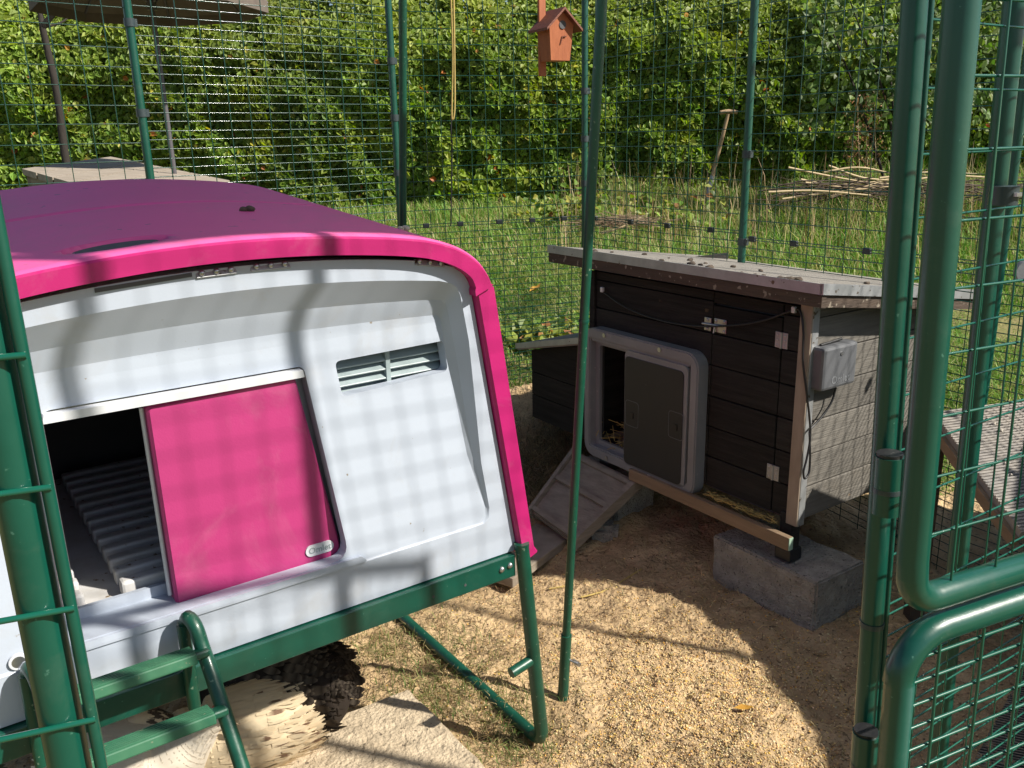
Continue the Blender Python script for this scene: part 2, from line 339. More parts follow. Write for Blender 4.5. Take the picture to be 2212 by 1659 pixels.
def sandz(x, y):
    return 0.016 * vn(x, y, 3, 3) + 0.014 * vn(x, y, 9, 5) + 0.0105 * vn(x, y, 26, 9) + 0.004 * vn(x, y, 60, 2) + float(hgt(x, y)) + 0.004
idx = np.arange(Gx.size).reshape(Gx.shape)
k4 = keep[:-1, :-1] & keep[:-1, 1:] & keep[1:, 1:] & keep[1:, :-1]
fc = np.stack([idx[:-1, :-1], idx[:-1, 1:], idx[1:, 1:], idx[1:, :-1]], -1)[k4]
used = np.unique(fc); remap = np.full(Gx.size, -1); remap[used] = np.arange(len(used))
V = np.stack([Gx, Gy, Gz], -1).reshape(-1, 3)[used]
tag(np_mesh('sand_floor', V, remap[fc], 'sand', smooth=True), kind='structure')

# ---------------------------------------------------------------- wire fences
def wires(mb, pts, r=0.0019, n=4): mb.tube(pts, r, n, caps=False)
def fence(name, label, a, b, nv, z1, zsplit, hup, hlow, group, post_at=None, double=False, clips=(), bands=(), r=0.0017, postr=0.0155, bow=0.012, wiremat='wirefar'):
    za, zb = float(hgt(a.x, a.y)), float(hgt(b.x, b.y))
    t = thing(name, label, 'fence', (a.x, a.y, za), 0, group)
    mb = MB(); nrm = Vector((-(b - a).y, (b - a).x, 0)).normalized()
    def pt(u, z, off=0): 
        p = a.lerp(b, u); zz = (za * (1 - u) + zb * u); w = bow * math.sin(math.pi * u) * vn(u * 2.1 + a.x, z, 1.1)
        return Vector((p.x, p.y, 0)) + Vector((0, 0, z + (zz if z < zsplit * .5 else 0) * max(0, 1 - z / zsplit))) + nrm * (w + off)
    for i in range(nv + 1):
        u = min(max(i / nv, .012), .988); wires(mb, [pt(u, z) for z in np.linspace(0.02, z1, 6)], r)
    zs = list(np.arange(zsplit, z1, hup)) + list(np.arange(zsplit - 0.012, 0.03, -hlow))
    if double: zs += list(np.arange(zsplit + hup * .5, z1, hup))
    for z in zs:
        dz = random.uniform(-.002, .002); wires(mb, [pt(u, z + dz, r * 1.8) for u in (0.004, .25, .5, .75, .996)], r)
    tag(mb.build('wire_mesh', wiremat, t), kind='stuff')
    for u in clips:
        p = pt(u, zsplit - .006); d = Vector(((b - a).x, (b - a).y, 0)).normalized()
        MB().rbox(p, (0.030, 0.016, 0.022), (d, nrm, Vector((0, 0, 1))), b=.003).build('clip', 'clip', t)
    if post_at is not None:
        q = Vector((post_at.x, post_at.y, 0)); g = float(hgt(post_at.x, post_at.y))
        MB().tube([q + Vector((0, 0, g - .05)), q + Vector((0, 0, zsplit)), q + Vector((0, 0, z1 + .05))], postr, 14).build('post', 'green', t)
        for z in bands:
            mb = MB().tube([q + Vector((0, 0, z - .014)), q + Vector((0, 0, z + .014))], postr + .0035, 14); d = Vector(((b - a).x, (b - a).y, 0)).normalized()
            mb.box(q + d * (postr + .004) + Vector((0, 0, z)), (.012, .016, .026), (d, nrm, Vector((0, 0, 1)))); mb.build('band', 'band', t)
    return t
ZS = 1.12
fence('fence_panel', 'green wire fence panel leftmost behind pink lid in front of table', P0, P1, 13, 2.34, ZS, .066, .03, 'run fence panels', post_at=P1, clips=(), bands=(1.62, 1.93, 1.24))
fence('fence_panel', 'green wire fence panel with close bright horizontal wires behind pink lid', P1, P2, 13, 2.34, ZS, .0335, .03, 'run fence panels', post_at=P2, bands=(1.36, 1.60, 1.84), r=0.0019)
fence('fence_panel', 'green wire fence panel behind birdhouse left of the far corner post', P2, P3, 13, 2.34, ZS, .066, .03, 'run fence panels', post_at=P3, clips=(.13, .31, .52, .70, .88), bands=(1.28, 1.49, 1.71))
fence('fence_panel', 'green wire fence panel between far corner post and post by the spade', P3, P4, 13, 2.34, ZS, .066, .03, 'run fence panels', post_at=P4, clips=(.08, .34, .58, .83), bands=(1.08, 1.42))
fence('fence_panel', 'green wire fence panel right of the spade in front of branch pile', P4, P5, 13, 2.34, ZS - .02, .066, .03, 'run fence panels', post_at=P5, clips=(.05, .25, .55, .8))
fence('fence_panel', 'green wire fence panel seen through the open gate at the right edge', P5, P6, 13, 2.34, ZS - .04, .066, .03, 'run fence panels', post_at=P6, clips=(.1, .4, .7))

# ---------------------------------------------------------------- plastic hen house on green legs
A0 = Vector((-0.0118, 1.8734, 0.0)); dS = Vector((-0.8203, -0.572, 0)).normalized(); nO = Vector((0, 0, 1)).cross(dS)
EG = thing('plastic_chicken_house', 'white plastic hen house with pink lid and pink sliding door on green legs', 'hen house', A0, math.atan2(dS.y, dS.x))
def EL(x, y, o=0.0):
    p = on_plane(x, y, A0 + nO * o, nO) - A0; return p.dot(dS), p.z
MID = 0.585
half = [(0.043, 1.199), (0.053, 1.222), (0.078, 1.254), (0.116, 1.281), (0.165, 1.301), (0.223, 1.315), (0.32, 1.328), (0.45, 1.339)]
prof = half + [(MID, 1.343)] + [(2 * MID - s, z) for s, z in half[::-1]]
prof = spline([(s, z, 0) for s, z in prof], 121)
pn = []
for i in range(len(prof)):
    t = (prof[min(i + 1, 120)] - prof[max(i - 1, 0)]).normalized(); pn.append(Vector((-t.y, t.x, 0)))
# lid: arched shell, rising a little to the back, with a groove and an oval finger hole
yv = np.concatenate([np.linspace(0.022, -0.12, 30), np.linspace(-0.135, -0.44, 16), np.linspace(-0.455, -0.53, 14), np.linspace(-0.55, -0.99, 18)])
vs = []; fs = []
for j, y in enumerate(yv):
    for i, p in enumerate(prof):
        off = 0.0
        off -= 0.010 * math.exp(-((y + 0.492) / 0.009) ** 2)
        e = ((p.x - 0.765) / 0.075) ** 2 + ((y + 0.064) / 0.034) ** 2
        if e < 1.25: off -= 0.045 * min(1.0, max(0.0, (1.25 - e) / 0.35))
        if y > 0.012: off -= (y - 0.012) * 0.5
        edge = abs(i - 60) / 60.0
        q = p + pn[i] * off; vs.append((q.x, y, q.y + 0.075 * max(0, -y) * (1 - max(0, (edge - .75) / .25) ** 2 * .6)))
n = len(prof)
for j in range(len(yv) - 1):
    for i in range(n - 1): fs.append((j * n + i, j * n + i + 1, (j + 1) * n + i + 1, (j + 1) * n + i))
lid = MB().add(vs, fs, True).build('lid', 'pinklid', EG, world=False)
rim = MB(); yo = 0.022
outer = [Vector((p.x - pn[i].x * 0.005, yo, p.y - pn[i].y * 0.005)) for i, p in enumerate(prof)]
outer2 = [Vector((p.x - pn[i].x * 0.009, yo + .005, p.y - pn[i].y * .009)) for i, p in enumerate(prof)]
inner = [Vector((p.x - pn[i].x * (0.040 + .012 * max(0, (abs(i - 60) / 60 - .8) / .2)), yo + .004, p.y - pn[i].y * (0.040 + .012 * max(0, (abs(i - 60) / 60 - .8) / .2)))) for i, p in enumerate(prof)]
inner2 = [Vector((v.x, -0.06, v.z)) for v in inner]
rim.loft(outer, outer2, True, False); rim.loft(outer2, inner, False, False); rim.loft(inner, inner2, True, False)
for k in (0, 120): rim.add([(prof[k].x, -0.2, prof[k].y), (prof[k].x, yo, prof[k].y), inner[k], (inner[k].x, -0.2, inner[k].z)], [(0, 1, 2, 3)])
rim.build('lid_rim', 'pink', lid, world=False)
def lidz(s, y): return float(np.interp(s, [p.x for p in prof], [p.y for p in prof])) + .075 * max(0, -y)
fh = [(0.765 + .070 * math.cos(t), -.060 + .030 * math.sin(t)) for t in np.linspace(0, 6.283, 29)[:-1]]
mb = MB(); mb.add([(a, b, lidz(a, b) - .0035) for a, b in fh] + [(.765, -.060, lidz(.765, -.06) - .006)], [(i, (i + 1) % 28, 28) for i in range(28)]); mb.build('shaded_hole_insert', 'inside', lid, world=False)  # dark grey insert, toned so the shaded hollow shows
# side panels: pink leaning wall panels with a wavy edge
for side in (0, 1):
    def mx(s): return s if side == 0 else 2 * MID - s
    mb = MB(); k = 1 if side == 0 else -1
    o = [(0.036, 1.192), (-0.060, 0.545), (-0.070, 0.530), (-0.035, 0.520), (-0.020, 0.530), (0.086, 1.19), (0.075, 1.198)]
    fr = [(mx(s), 0.012, z) for s, z in o]; fr2 = [(mx(s + (.005 if i < 3 else -.005)), 0.018, z) for i, (s, z) in enumerate(o)]; bk = [(mx(s), -0.98, z + .07 * .9) for s, z in o]
    m_ = len(o); mb.add(fr + bk, [(i, (i + 1) % m_, m_ + (i + 1) % m_, m_ + i) for i in range(m_)], False); mb.loft([Vector(v) for v in fr], [Vector(v) for v in fr2], False); mb.add(fr2, [tuple(range(m_))]); mb.add(bk, [tuple(range(m_))])
    mb.build('side_panel', 'pink', EG, world=False)
# front panel: frame, sloping recess, recessed sheet with the door slot and the vent cut out
def top_arc(s, zc, zr): return zc - (zc - zr) * ((s - MID) / (MID - 0.16)) ** 2
outl = [(-0.016, 0.545), (0.050, 0.95), (0.083, 1.16), (0.092, 1.205), (0.105, 1.226), (0.13, 1.243), (0.165, 1.254)] + [(s, top_arc(s, 1.290, 1.256)) for s in np.linspace(0.20, MID, 10)]
outl = outl + [(2 * MID - s, z) for s, z in outl[-2::-1]]
rec_o = [(0.075, 0.638), (0.060, 0.652), (0.058, 0.675), (0.076, 0.79), (0.097, 1.079), (0.114, 1.180), (0.122, 1.199), (0.137, 1.210), (0.165, 1.2175)] + [(s, top_arc(s, 1.246, 1.2165)) for s in np.linspace(0.20, MID, 10)]
rec_o = rec_o + [(2 * MID - s, z) for s, z in rec_o[-2::-1]]
rec_i = [(0.085, 0.643), (0.068, 0.657), (0.065, 0.677), (0.100, 0.81), (0.128, 1.04), (0.136, 1.120), (0.138, 1.128), (0.145, 1.135), (0.17, 1.1365)] + [(s, 1.137 + .009 * (1 - ((s - MID) / .4) ** 2)) for s in np.linspace(0.20, MID, 10)]
rec_i = rec_i + [(2 * MID - s, z) for s, z in rec_i[-2::-1]]
def dep(z): return -0.004 - 0.047 * min(1.0, max(0.0, (z - 0.645) / 0.455))
fp = MB()
fp.plate(outl, [rec_o], lambda u, v, w: Vector((u, w, v)), 0.05)
ro = [Vector((u, 0, v)) for u, v in rec_o]; rm = [Vector((u * .45 + a * .55, dep(b) * .72 , v * .45 + b * .55)) for (u, v), (a, b) in zip(rec_o, rec_i)]; ri = [Vector((a, dep(b), b)) for a, b in rec_i]
fp.loft(ro, rm, True); fp.loft(rm, ri, True)
def ES(x, y, o=None):
    z = 0.9
    for _ in range(12): s_, z = EL(x, y, dep(z) if o is None else o)
    return s_, z
q1_, q2_, q3_, q4_ = ES(757, 1215), ES(45, 1400), ES(92, 900), ES(656, 797)
slot = rpoly([(q1_[0], 0.656), (q2_[0], 0.656), (q3_[0], 1.074), (q4_[0], 1.074)], [0.035, .03, .02, .016])
DO = -0.040
VC = [ES(968, 801), ES(740, 857), ES(723, 781), ES(957, 736)]; VM = sum(v[0] for v in VC) / 4
venth = rpoly(VC, [.014, .012, .012, .008])
fp.plate(rec_i, [slot, venth], lambda u, v, w: Vector((u, dep(v) + w, v)), 0.030)
front = fp.build('front_panel', 'white', EG, world=False)
# slot lip and sill below the door
sl_ = MB(); sl_.plate(rpoly([(0.372, 0.640), (1.036, 0.640), (1.022, .655), (0.386, .655)], .006), [], lambda u, v, w: Vector((u, dep(v) + .008 + w, v)), .02)
sl_.build('sill', 'white', front, world=False)
MB().plate(rpoly([(q4_[0] + .006, 1.056), (q3_[0] + .004, 1.056), (q3_[0], 1.071), (q4_[0] + .008, 1.071)], .002), [], lambda u, v, w: Vector((u, -0.030 + w, v)), .02).build('door_runner', 'whiteclean', front, world=False)
MB().box((.705, -.056, .646), (.640, .092, .016)).build('slot_floor', 'white', front, world=False)
# slot backing to the right of the door, and round the opening
bk = MB(); bk.plate(rpoly([(0.375, 0.64), (1.03, 0.64), (0.94, 1.09), (0.45, 1.09)], .01), [rpoly([(0.60, 0.676), (1.012, 0.676), (0.930, 1.058), (0.60, 1.058)], .012)], lambda u, v, w: Vector((u, -0.092 + w, v)), .010)
bk.build('inner_frame', 'white', front, world=False)
dT, dB = ES(634, 815, DO), ES(383, 1314, DO); dq = [ES(744, 1204, DO), (ES(383, 1314, DO)), ES(315, 879, DO), ES(638, 813, DO)]
door = MB(); dl = rpoly(dq, [0.03, .012, .010, .014], 6)
dli = rpoly([(dq[0][0] + .006, dq[0][1] + .006), (dq[1][0] - .005, dq[1][1] + .006), (dq[2][0] - .005, dq[2][1] - .005), (dq[3][0] + .005, dq[3][1] - .005)], [0.028, .010, .009, .013], 6)
door.add([(u, -0.040, v) for u, v in dli], [tuple(range(len(dli)))]); 
door.loft([Vector((u, -0.040, v)) for u, v in dli], [Vector((u, -0.046, v)) for u, v in dl], True); door.loft([Vector((u, -0.046, v)) for u, v in dl], [Vector((u, -0.074, v)) for u, v in dl], False)
dr = door.build('sliding_door', 'pinkdoor', EG, world=False)
pg = dq[1]; MB().tube([(pg[0] - .025, -.052, pg[1] + .004), (pg[0] - .025, -.052, pg[1] - .016)], .011, 14).build('door_peg', 'pink', dr, world=False)
MB().tube([(dq[0][0] + .05, -.052, pg[1] + .004), (dq[0][0] + .05, -.052, pg[1] - .016)], .008, 12).build('roller', 'steel', dr, world=False)
NPs, NPz = ES(690, 1184, DO); pl = MB(); rr_ = rrect(-0.031, 0.031, -0.0125, 0.0125, 0.0122, 6)
pl.plate(rr_, [], lambda u, v, w: Vector((NPs - u, -0.0370 + w, NPz + v)), .005); pl.build('name_plate', 'whiteclean', dr, world=False)
text_mesh('Omlet', 0.019, 0.0007, lambda u, v, w: Vector((NPs - u, -0.0367 + w, NPz + v))).build('lettering', 'vent', dr, world=False)
MB().tube([(dq[1][0] + .005, -.062, .665), (dq[2][0] + .004, -.062, 1.045)], .0045, 6).build('door_edge', 'whiteclean', dr, world=False)
# vent grille
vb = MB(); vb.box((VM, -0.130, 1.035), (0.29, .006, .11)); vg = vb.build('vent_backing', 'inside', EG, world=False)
for q, z in enumerate((1.058, 1.038, 1.018, .998)):
    ax = (Vector((1, 0, 0)), Vector((0, .80, -.60)), Vector((0, .60, .80)))
    MB().rbox((VM, -0.088, z), (0.27, .034, .0045), ax, b=.0015).build('slat', 'vent', vg, world=False)
MB().box((VM, -0.090, 1.035), (.010, .036, .09)).build('divider', 'vent', vg, world=False)
# room behind the door: walls coloured dark for its shade, ribbed floor
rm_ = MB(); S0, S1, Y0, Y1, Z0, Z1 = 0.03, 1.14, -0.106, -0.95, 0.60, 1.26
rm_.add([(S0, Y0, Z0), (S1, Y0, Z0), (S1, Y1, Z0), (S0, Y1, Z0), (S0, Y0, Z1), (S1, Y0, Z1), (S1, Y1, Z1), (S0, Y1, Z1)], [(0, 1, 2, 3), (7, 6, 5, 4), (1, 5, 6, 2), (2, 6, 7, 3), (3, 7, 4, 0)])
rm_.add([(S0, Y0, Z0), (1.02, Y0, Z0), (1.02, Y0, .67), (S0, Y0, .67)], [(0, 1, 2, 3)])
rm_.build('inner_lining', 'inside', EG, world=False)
bt = MB(); bt.box((MID, -.5, .565), (1.18, .94, .035)); bt.box((MID, -.97, .90), (1.10, .02, .62)); bt.build('base_tray', 'white', EG, world=False)
fl = MB(); fl.box((0.66, -.50, .652), (.90, .80, .006)); flo = fl.build('floor_tray', 'ribs', EG, world=False)
for q in range(13):
    y = -0.135 - q * 0.058
    for (a, b) in ((0.885, 1.10), (0.32, 0.800)):
        if b < .85: a, b = 0.32, 0.835 - .0 * q
        else: a = 0.900
        MB().rbox(((a + b) / 2, y, .672), (b - a, .030, .034), b=.006).build('floor_rib', 'ribs', flo, world=False)
# metal hinges along the top edge, a latch and a side hinge
for (x0, y0, x1, y1) in ((425, 600, 512, 589), (543, 585, 628, 577), (898, 571, 962, 576)):
    (s0, z0), (s1, z1) = EL(x0, y0, .004), EL(x1, y1, .004); c = Vector(((s0 + s1) / 2, 0.000, (z0 + z1) / 2 + .004)); d = Vector((s1 - s0, 0, z1 - z0)); L_ = d.length; d.normalize(); zz = Vector((0, -.5, .86)); zz = (zz - d * zz.dot(d)).normalized()
    h = MB().rbox(c, (L_, .003, .013), (d, d.cross(zz), zz), b=.001).build('hinge', 'alu', EG, world=False)
    for t in (-.36, 0, .36): MB().ball(c + d * (L_ * t) + Vector((0, .004, .003)), (.0058, .0045, .0058), 8, 5).build('screw', 'steel', h, world=False)
(s0, z0), (s1, z1) = EL(205, 633, .0), EL(415, 598, .0)
MB().box(((s0 + s1) / 2, -.004, (z0 + z1) / 2 + .004), (abs(s1 - s0), .012, .007), (Vector((s1 - s0, 0, z1 - z0)).normalized(), Vector((0, 1, 0)), Vector((0, 0, 1)))).build('latch_slot', 'inside', EG, world=False)
MB().box((0.063, -.012, 1.06), (.005, .02, .09)).build('side_hinge', 'steel', EG, world=False)
MB().box((-0.020, -.012, .60), (.005, .02, .085)).build('side_hinge', 'steel', EG, world=False)
(s0, z0) = EL(40, 1430, 0.0); mb = MB(); mb.tube([(s0, -.012, z0), (s0, .001, z0)], .0105, 16); mb.build('slotted_bolt', 'steel', EG, world=False)
MB().tube([(s0, -.004, z0), (s0, .0006, z0)], .015, 18).build('bolt_ring', 'whiteclean', EG, world=False)
# green frame: rails, legs, skids
def W(s, y, z): return A0 + dS * s + nO * y + Vector((0, 0, z))
foot = Vector((0.057, 1.848, 0.018)); 
fL = Vector(((foot - A0).dot(dS), (foot - A0).dot(nO), 0.018))
rail = MB(); rail.rbox((MID, .008, .513), (1.175, .012, .056), b=.002); rail.box((MID, -.012, .5395), (1.175, .04, .004)); rl = rail.build('front_rail', 'green', EG, world=False)
MB().rbox((MID, -.96, .513), (1.175, .012, .056), b=.002).build('rear_rail', 'green', EG, world=False)
for s_, c_ in ((.038, .515), (.014, .518)):
    MB().ball((s_, .015, c_), (.0075, .006, .0075), 10, 6).build('bolt', 'steel', rl, world=False)
for s_ in (.14, .225): MB().tube([(s_, .0135, .508), (s_, .0146, .508)], .0035, 8).build('bolt_hole', 'inside', rl, world=False)
for side in (0, 1):
    def mx(s): return s if side == 0 else 2 * MID - s
    legtop = Vector((mx(-.022), .014, .560)); ft = Vector((mx(fL.x), fL.y, .020)); ft2 = Vector((mx(fL.x), -1.0, .020)); lt2 = Vector((mx(-.022), -.97, .56))
    lg = MB().tube([legtop, legtop.lerp(ft, .94), ft.lerp(legtop, .02) + Vector((0, -.010, 0)), ft + Vector((0, -.035, -.002))], .0175, 14).build('leg', 'greend', EG, world=False)
    MB().tube([legtop + Vector((0, 0, -.002)), legtop + Vector((0, 0, .006))], .0185, 14).build('leg_cap', 'greend', lg, world=False)
    MB().tube([ft + Vector((0, -.03, -.002)), ft2], .0165, 12).build('skid', 'greend', EG, world=False)
    MB().tube([lt2, ft2 + Vector((0, .03, 0))], .0175, 12).build('leg', 'greend', EG, world=False)
    m_ = legtop.lerp(ft, .56); dirx = 1 if side == 0 else -1
    MB().tube([m_, m_ + Vector((.072 * dirx, .004, -.010))], .0135, 12).build('stub', 'greend', lg, world=False)

# ladder hooked on to the sill
LD = thing('coop_ladder', 'green ladder with ribbed plastic treads hooked below the pink door', 'ladder', W(.87, .1, 0), math.atan2(dS.y, dS.x))
for s0 in (0.745, 1.005):
    pts = [W(s0 + .012, .020, .640), W(s0 + .010, .040, .662), W(s0 + .004, .062, .650), W(s0, .080, .610), W(s0 - .004, .125, .55), W(s0 - .022, .33, .24), W(s0 - .035, .49, .0)]
    MB().tube(spline(pts, 26), .0135, 12).build('ladder_rail', 'greend', LD)
    MB().tube([W(s0 + .018, .028, .645), W(s0 + .02, .034, .47)], .012, 10).build('hook_strut', 'greend', LD)
for q, (yy, zz) in enumerate(((.090, .612), (.162, .530), (.232, .425), (.302, .32), (.372, .215))):
    ax = (dS, (nO * .92 + Vector((0, 0, .22))).normalized(), dS.cross((nO * .92 + Vector((0, 0, .22))).normalized()))
    c = W(.877 - .025 * (.62 - zz), yy, zz); tr = MB().rbox(c, (.225, .052, .020), ax, b=.003).build('tread', 'tread', LD)
    gz_ = ax[2] if ax[2].z > 0 else -ax[2]
    for g in range(6): MB().box(c + ax[1] * (-.020 + g * .008) + gz_ * .0112, (.222, .0028, .003), ax).build('tread_rib', 'tread', tr)
    for e in (-1, 1): MB().rbox(c + ax[0] * (.124 * e), (.028, .030, .014), ax, b=.004).build('tread_end', 'greend', tr)

# ---------------------------------------------------------------- timber hen house
CN = Vector((0.891, 2.486, 0.0)); rX = Vector((0.829, 0.559, 0)).normalized(); fY = Vector((0, 0, 1)).cross(rX)
CO = thing('timber_chicken_house', 'grey stained timber hen house with sloping roof and grey automatic door', 'hen house', CN, math.atan2(rX.y, rX.x))
def KF(x, y, o=0.0):
    p = on_plane(x, y, CN + rX * o, rX) - CN; return p.dot(fY), p.z
def KR(x, y, o=0.0):
    p = on_plane(x, y, CN + fY * o, fY) - CN; return p.dot(rX), p.z
BH, ZB, DEP, WID = 0.109, 0.312, 0.76, 1.02
def boards(mb_parent, axis, a, b, z0, z1, const, thick=.016, mat='wood'):
    """overlapping horizontal boards between a and b on the face 'const'"""
    z = z0; k = 0
    while z < z1 - .005:
        zt = min(z + BH, z1); j = random.uniform(-.0012, .0012)
        if axis == 'y': MB().rbox((const + thick / 2 + j, (a + b) / 2, (z + zt) / 2), (thick, b - a, zt - z - .0035), b=.0022).build('board', mat, mb_parent, world=False)
        else: MB().rbox(((a + b) / 2, const + thick / 2 + j, (z + zt) / 2), (b - a, thick, zt - z - .0035), b=.0022).build('board', mat, mb_parent, world=False)
        z = zt
def holder(name, shape, mat): return shape.build(name, mat, CO, world=False)
fw_ = holder('front_wall', MB().plate([(.002, .30), (WID - .004, .30), (WID - .004, 1.0), (.002, 1.0)], [[(.50, .285 + .03), (.97, .315), (.97, .715), (.50, .715)]], lambda u, v, w: Vector((.020 - w * -1 if False else .020 - w, u, v)), .006), 'inside')
boards(fw_, 'y', .388, WID, ZB + 4 * BH, 1.0, 0); boards(fw_, 'y', .388, .47, ZB, ZB + 4 * BH, 0); boards(fw_, 'y', .985, WID, ZB, ZB + 4 * BH, 0)
dw = holder('cleaning_door', MB().plate([(.104, .30), (.384, .30), (.384, .955), (.104, .955)], [], lambda u, v, w: Vector((.0175 - w, u, v)), .003), 'inside')
boards(dw, 'y', .104, .384, ZB, .955, -.001); boards(fw_, 'y', .028, .100, ZB, 1.0, 0); boards(fw_, 'y', .104, .384, .959, 1.0, 0)
sw = holder('side_wall', MB().plate([(.002, .30), (DEP - .004, .30), (DEP - .004, .93), (.002, 1.02)], [], lambda u, v, w: Vector((u, .020 - w, v)), .006), 'inside')
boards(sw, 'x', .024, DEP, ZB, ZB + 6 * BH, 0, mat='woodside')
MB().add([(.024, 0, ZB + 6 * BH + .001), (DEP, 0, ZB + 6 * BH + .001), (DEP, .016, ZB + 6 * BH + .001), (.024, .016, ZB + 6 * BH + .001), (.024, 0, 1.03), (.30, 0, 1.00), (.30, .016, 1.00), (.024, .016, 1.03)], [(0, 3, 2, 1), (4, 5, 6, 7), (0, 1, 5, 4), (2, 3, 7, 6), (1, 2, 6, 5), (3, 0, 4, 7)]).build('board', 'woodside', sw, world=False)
lw = holder('far_wall', MB().box((DEP / 2, WID - .012, .65), (DEP - .02, .016, .70)), 'wood'); holder('rear_wall', MB().box((DEP - .01, WID / 2, .62), (.016, WID - .03, .64)), 'wood')
holder('house_floor', MB().box((DEP / 2, WID / 2, .306), (DEP - .04, WID - .04, .012)), 'oldwood')
# corner trims
holder('corner_trim', MB().rbox((-.006, .012, .655), (.012, .042, .71), b=.002), 'trim')
holder('corner_angle', MB().rbox((.008, -.007, .655), (.030, .008, .71), b=.0015), 'alu')
holder('corner_trim', MB().rbox((-.006, WID - .015, .65), (.012, .03, .70), b=.002), 'wood')
# roof
def RT(x, y, z): return Vector((x, y, z + 1.0))
rs = -0.135
def roofslab(x0, x1, y0, y1, zt, th):
    mb = MB(); vs = []
    for dz in (0, -th):
        for x, y in ((x0, y0), (x1, y0), (x1, y1), (x0, y1)): vs.append((x, y, 1.090 + rs * (x + .08) + zt + dz))
    mb.add(vs, [(0, 1, 2, 3), (7, 6, 5, 4), (0, 4, 5, 1), (1, 5, 6, 2), (2, 6, 7, 3), (3, 7, 4, 0)]); return mb
rf = holder('roof', roofslab(-.075, .775, -.082, 1.19, -.004, .020), 'felt')
roofslab(-.083, -.073, -.088, 1.196, 0, .031).build('roof_edging', 'alu', rf, world=False)
roofslab(-.083, .785, -.092, -.080, .001, .031).build('roof_edging', 'alu', rf, world=False)
roofslab(-.079, -.058, -.086, 1.194, -.032, .036).build('fascia', 'woodr', rf, world=False)
roofslab(-.055, .783, -.084, -.060, -.032, .034).build('fascia', 'woodr', rf, world=False)
roofslab(-.055, .77, -.058, 1.17, -.034, .016).build('roof_deck', 'woodr', rf, world=False)
for k in range(26):
    x, y = random.uniform(-.07, .3), random.uniform(-.07, 1.1)
    if k < 10: x, y = random.uniform(-.065, -.01), random.uniform(.02, .24)
    r_ = random.uniform(.004, .012); z = 1.086 + rs * (x + .08)
    MB().ball((x, y, z + r_ * .3), (r_ * 1.4, r_, r_ * .6), 7, 5, .25).build('dropping', 'dark', rf, world=False)
# automatic pop door
FX = -0.048
def fr_T(u, v, w): return Vector((FX - w * 1.0, u, v))
fo = rrect(.395, 1.004, .262, .788, .055, 6); fi = rrect(.432, .968, .305, .748, .012, 3); fo2 = rrect(.400, .999, .267, .783, .052, 6)
fr = MB(); fr.plate(fo2, [rrect(.427, .973, .300, .753, .014, 3)], lambda u, v, w: Vector((FX - .004 - w, u, v)), .004)
fr.plate(fo, [fi], lambda u, v, w: Vector((FX - w, u, v)), .046)
AF = fr.build('automatic_door_frame', 'grey', CO, world=False)
MB().plate(rrect(.428, .97, .300, .752, .01, 3), [rrect(.50, .945, .325, .718, .012, 3)], lambda u, v, w: Vector((-.020 - w, u, v)), .014).build('inner_frame', 'grey', AF, world=False)
for (u, v) in ((.58, .772), (.88, .772), (.62, .280), (.86, .280)): MB().tube([(FX - .001, u, v), (FX - .008, u, v)], .0085, 12).build('screw', 'steel', AF, world=False)
pd = MB(); pd.plate(rrect(.440, .762, .290, .738, .022, 5), [], lambda u, v, w: Vector((FX - .004 - w, u, v)), .018); PD = pd.build('door_panel_edge', 'grey', AF, world=False)
mb = MB(); mb.plate(rrect(.458, .757, .296, .716, .018, 5), [], lambda u, v, w: Vector((FX - .0075 - w, u, v)), .0035); mb.build('door_panel', 'anth', AF, world=False)
for (u, v) in ((.715, .500), (.487, .515)):
    MB().plate(rrect(u - .036, u + .036, v - .05, v + .05, .012, 4), [rrect(u - .034, u + .034, v - .048, v + .048, .011, 4)], lambda a, b, w: Vector((FX - .0085 - w, a, b)), .001).build('panel_outline', 'box', AF, world=False)
    MB().box((FX - .009, u, v - .006), (.003, .016, .022)).build('thumb_catch', 'black', AF, world=False)
holder('runner', MB().box((-.040, .70, .742), (.012, .52, .010)), 'grey')
# straw inside the pop door
st = MB()
for k in range(170):
    x, y, z = random.uniform(-.01, .25), random.uniform(.60, .96), .32 + random.random() ** 2 * .09; a = random.uniform(0, 6.28); L_ = random.uniform(.04, .12)
    d = Vector((math.cos(a), math.sin(a), random.uniform(-.25, .5))).normalized() * L_ / 2; c = Vector((x, y, z)); st.tube([c - d, c + d], .0016, 3, False)
tag(st.build('straw', 'rope', CO, world=False), kind='stuff')
# latch, hinges, bottom rail, legs, cable
lt = MB(); lt.rbox((-.003, .405, .886), (.003, .030, .044), b=.001); lt.rbox((-.003, .350, .888), (.003, .052, .046), b=.001); lt.tube([(-.008, .425, .886), (-.008, .335, .890)], .0042, 8); lt.tube([(-.008, .37, .886), (-.012, .37, .862)], .003, 6)
LT = lt.build('latch', 'steel', CO, world=False)
for (y, z) in ((.405, .901), (.405, .871), (.368, .903), (.332, .904), (.332, .872)): MB().ball((-.006, y, z), (.003, .0055, .0055), 8, 5).build('screw', 'steel', LT, world=False)
for z in (.884, .448):
    hg = MB(); hg.rbox((-.002, .102 + .0125, z), (.003, .022, .050), b=.001); hg.rbox((-.002, .102 - .0125, z), (.003, .022, .050), b=.001); hg.tube([(-.004, .102, z - .025), (-.004, .102, z + .025)], .0045, 8); HG = hg.build('hinge', 'alu', CO, world=False)
    for a in (-.014, .014):
        for b in (-.016, 0, .016): MB().ball((-.004, .102 + a, z + b), (.002, .004, .004), 7, 4).build('screw', 'steel', HG, world=False)
holder('bottom_rail', MB().rbox((-.056, .345, .262), (.022, .74, .044), b=.002), 'pine')
holder('rail_end', MB().box((-.056, -.0262, .262), (.019, .002, .041)), 'pineend')
for k in range(60):
    pass
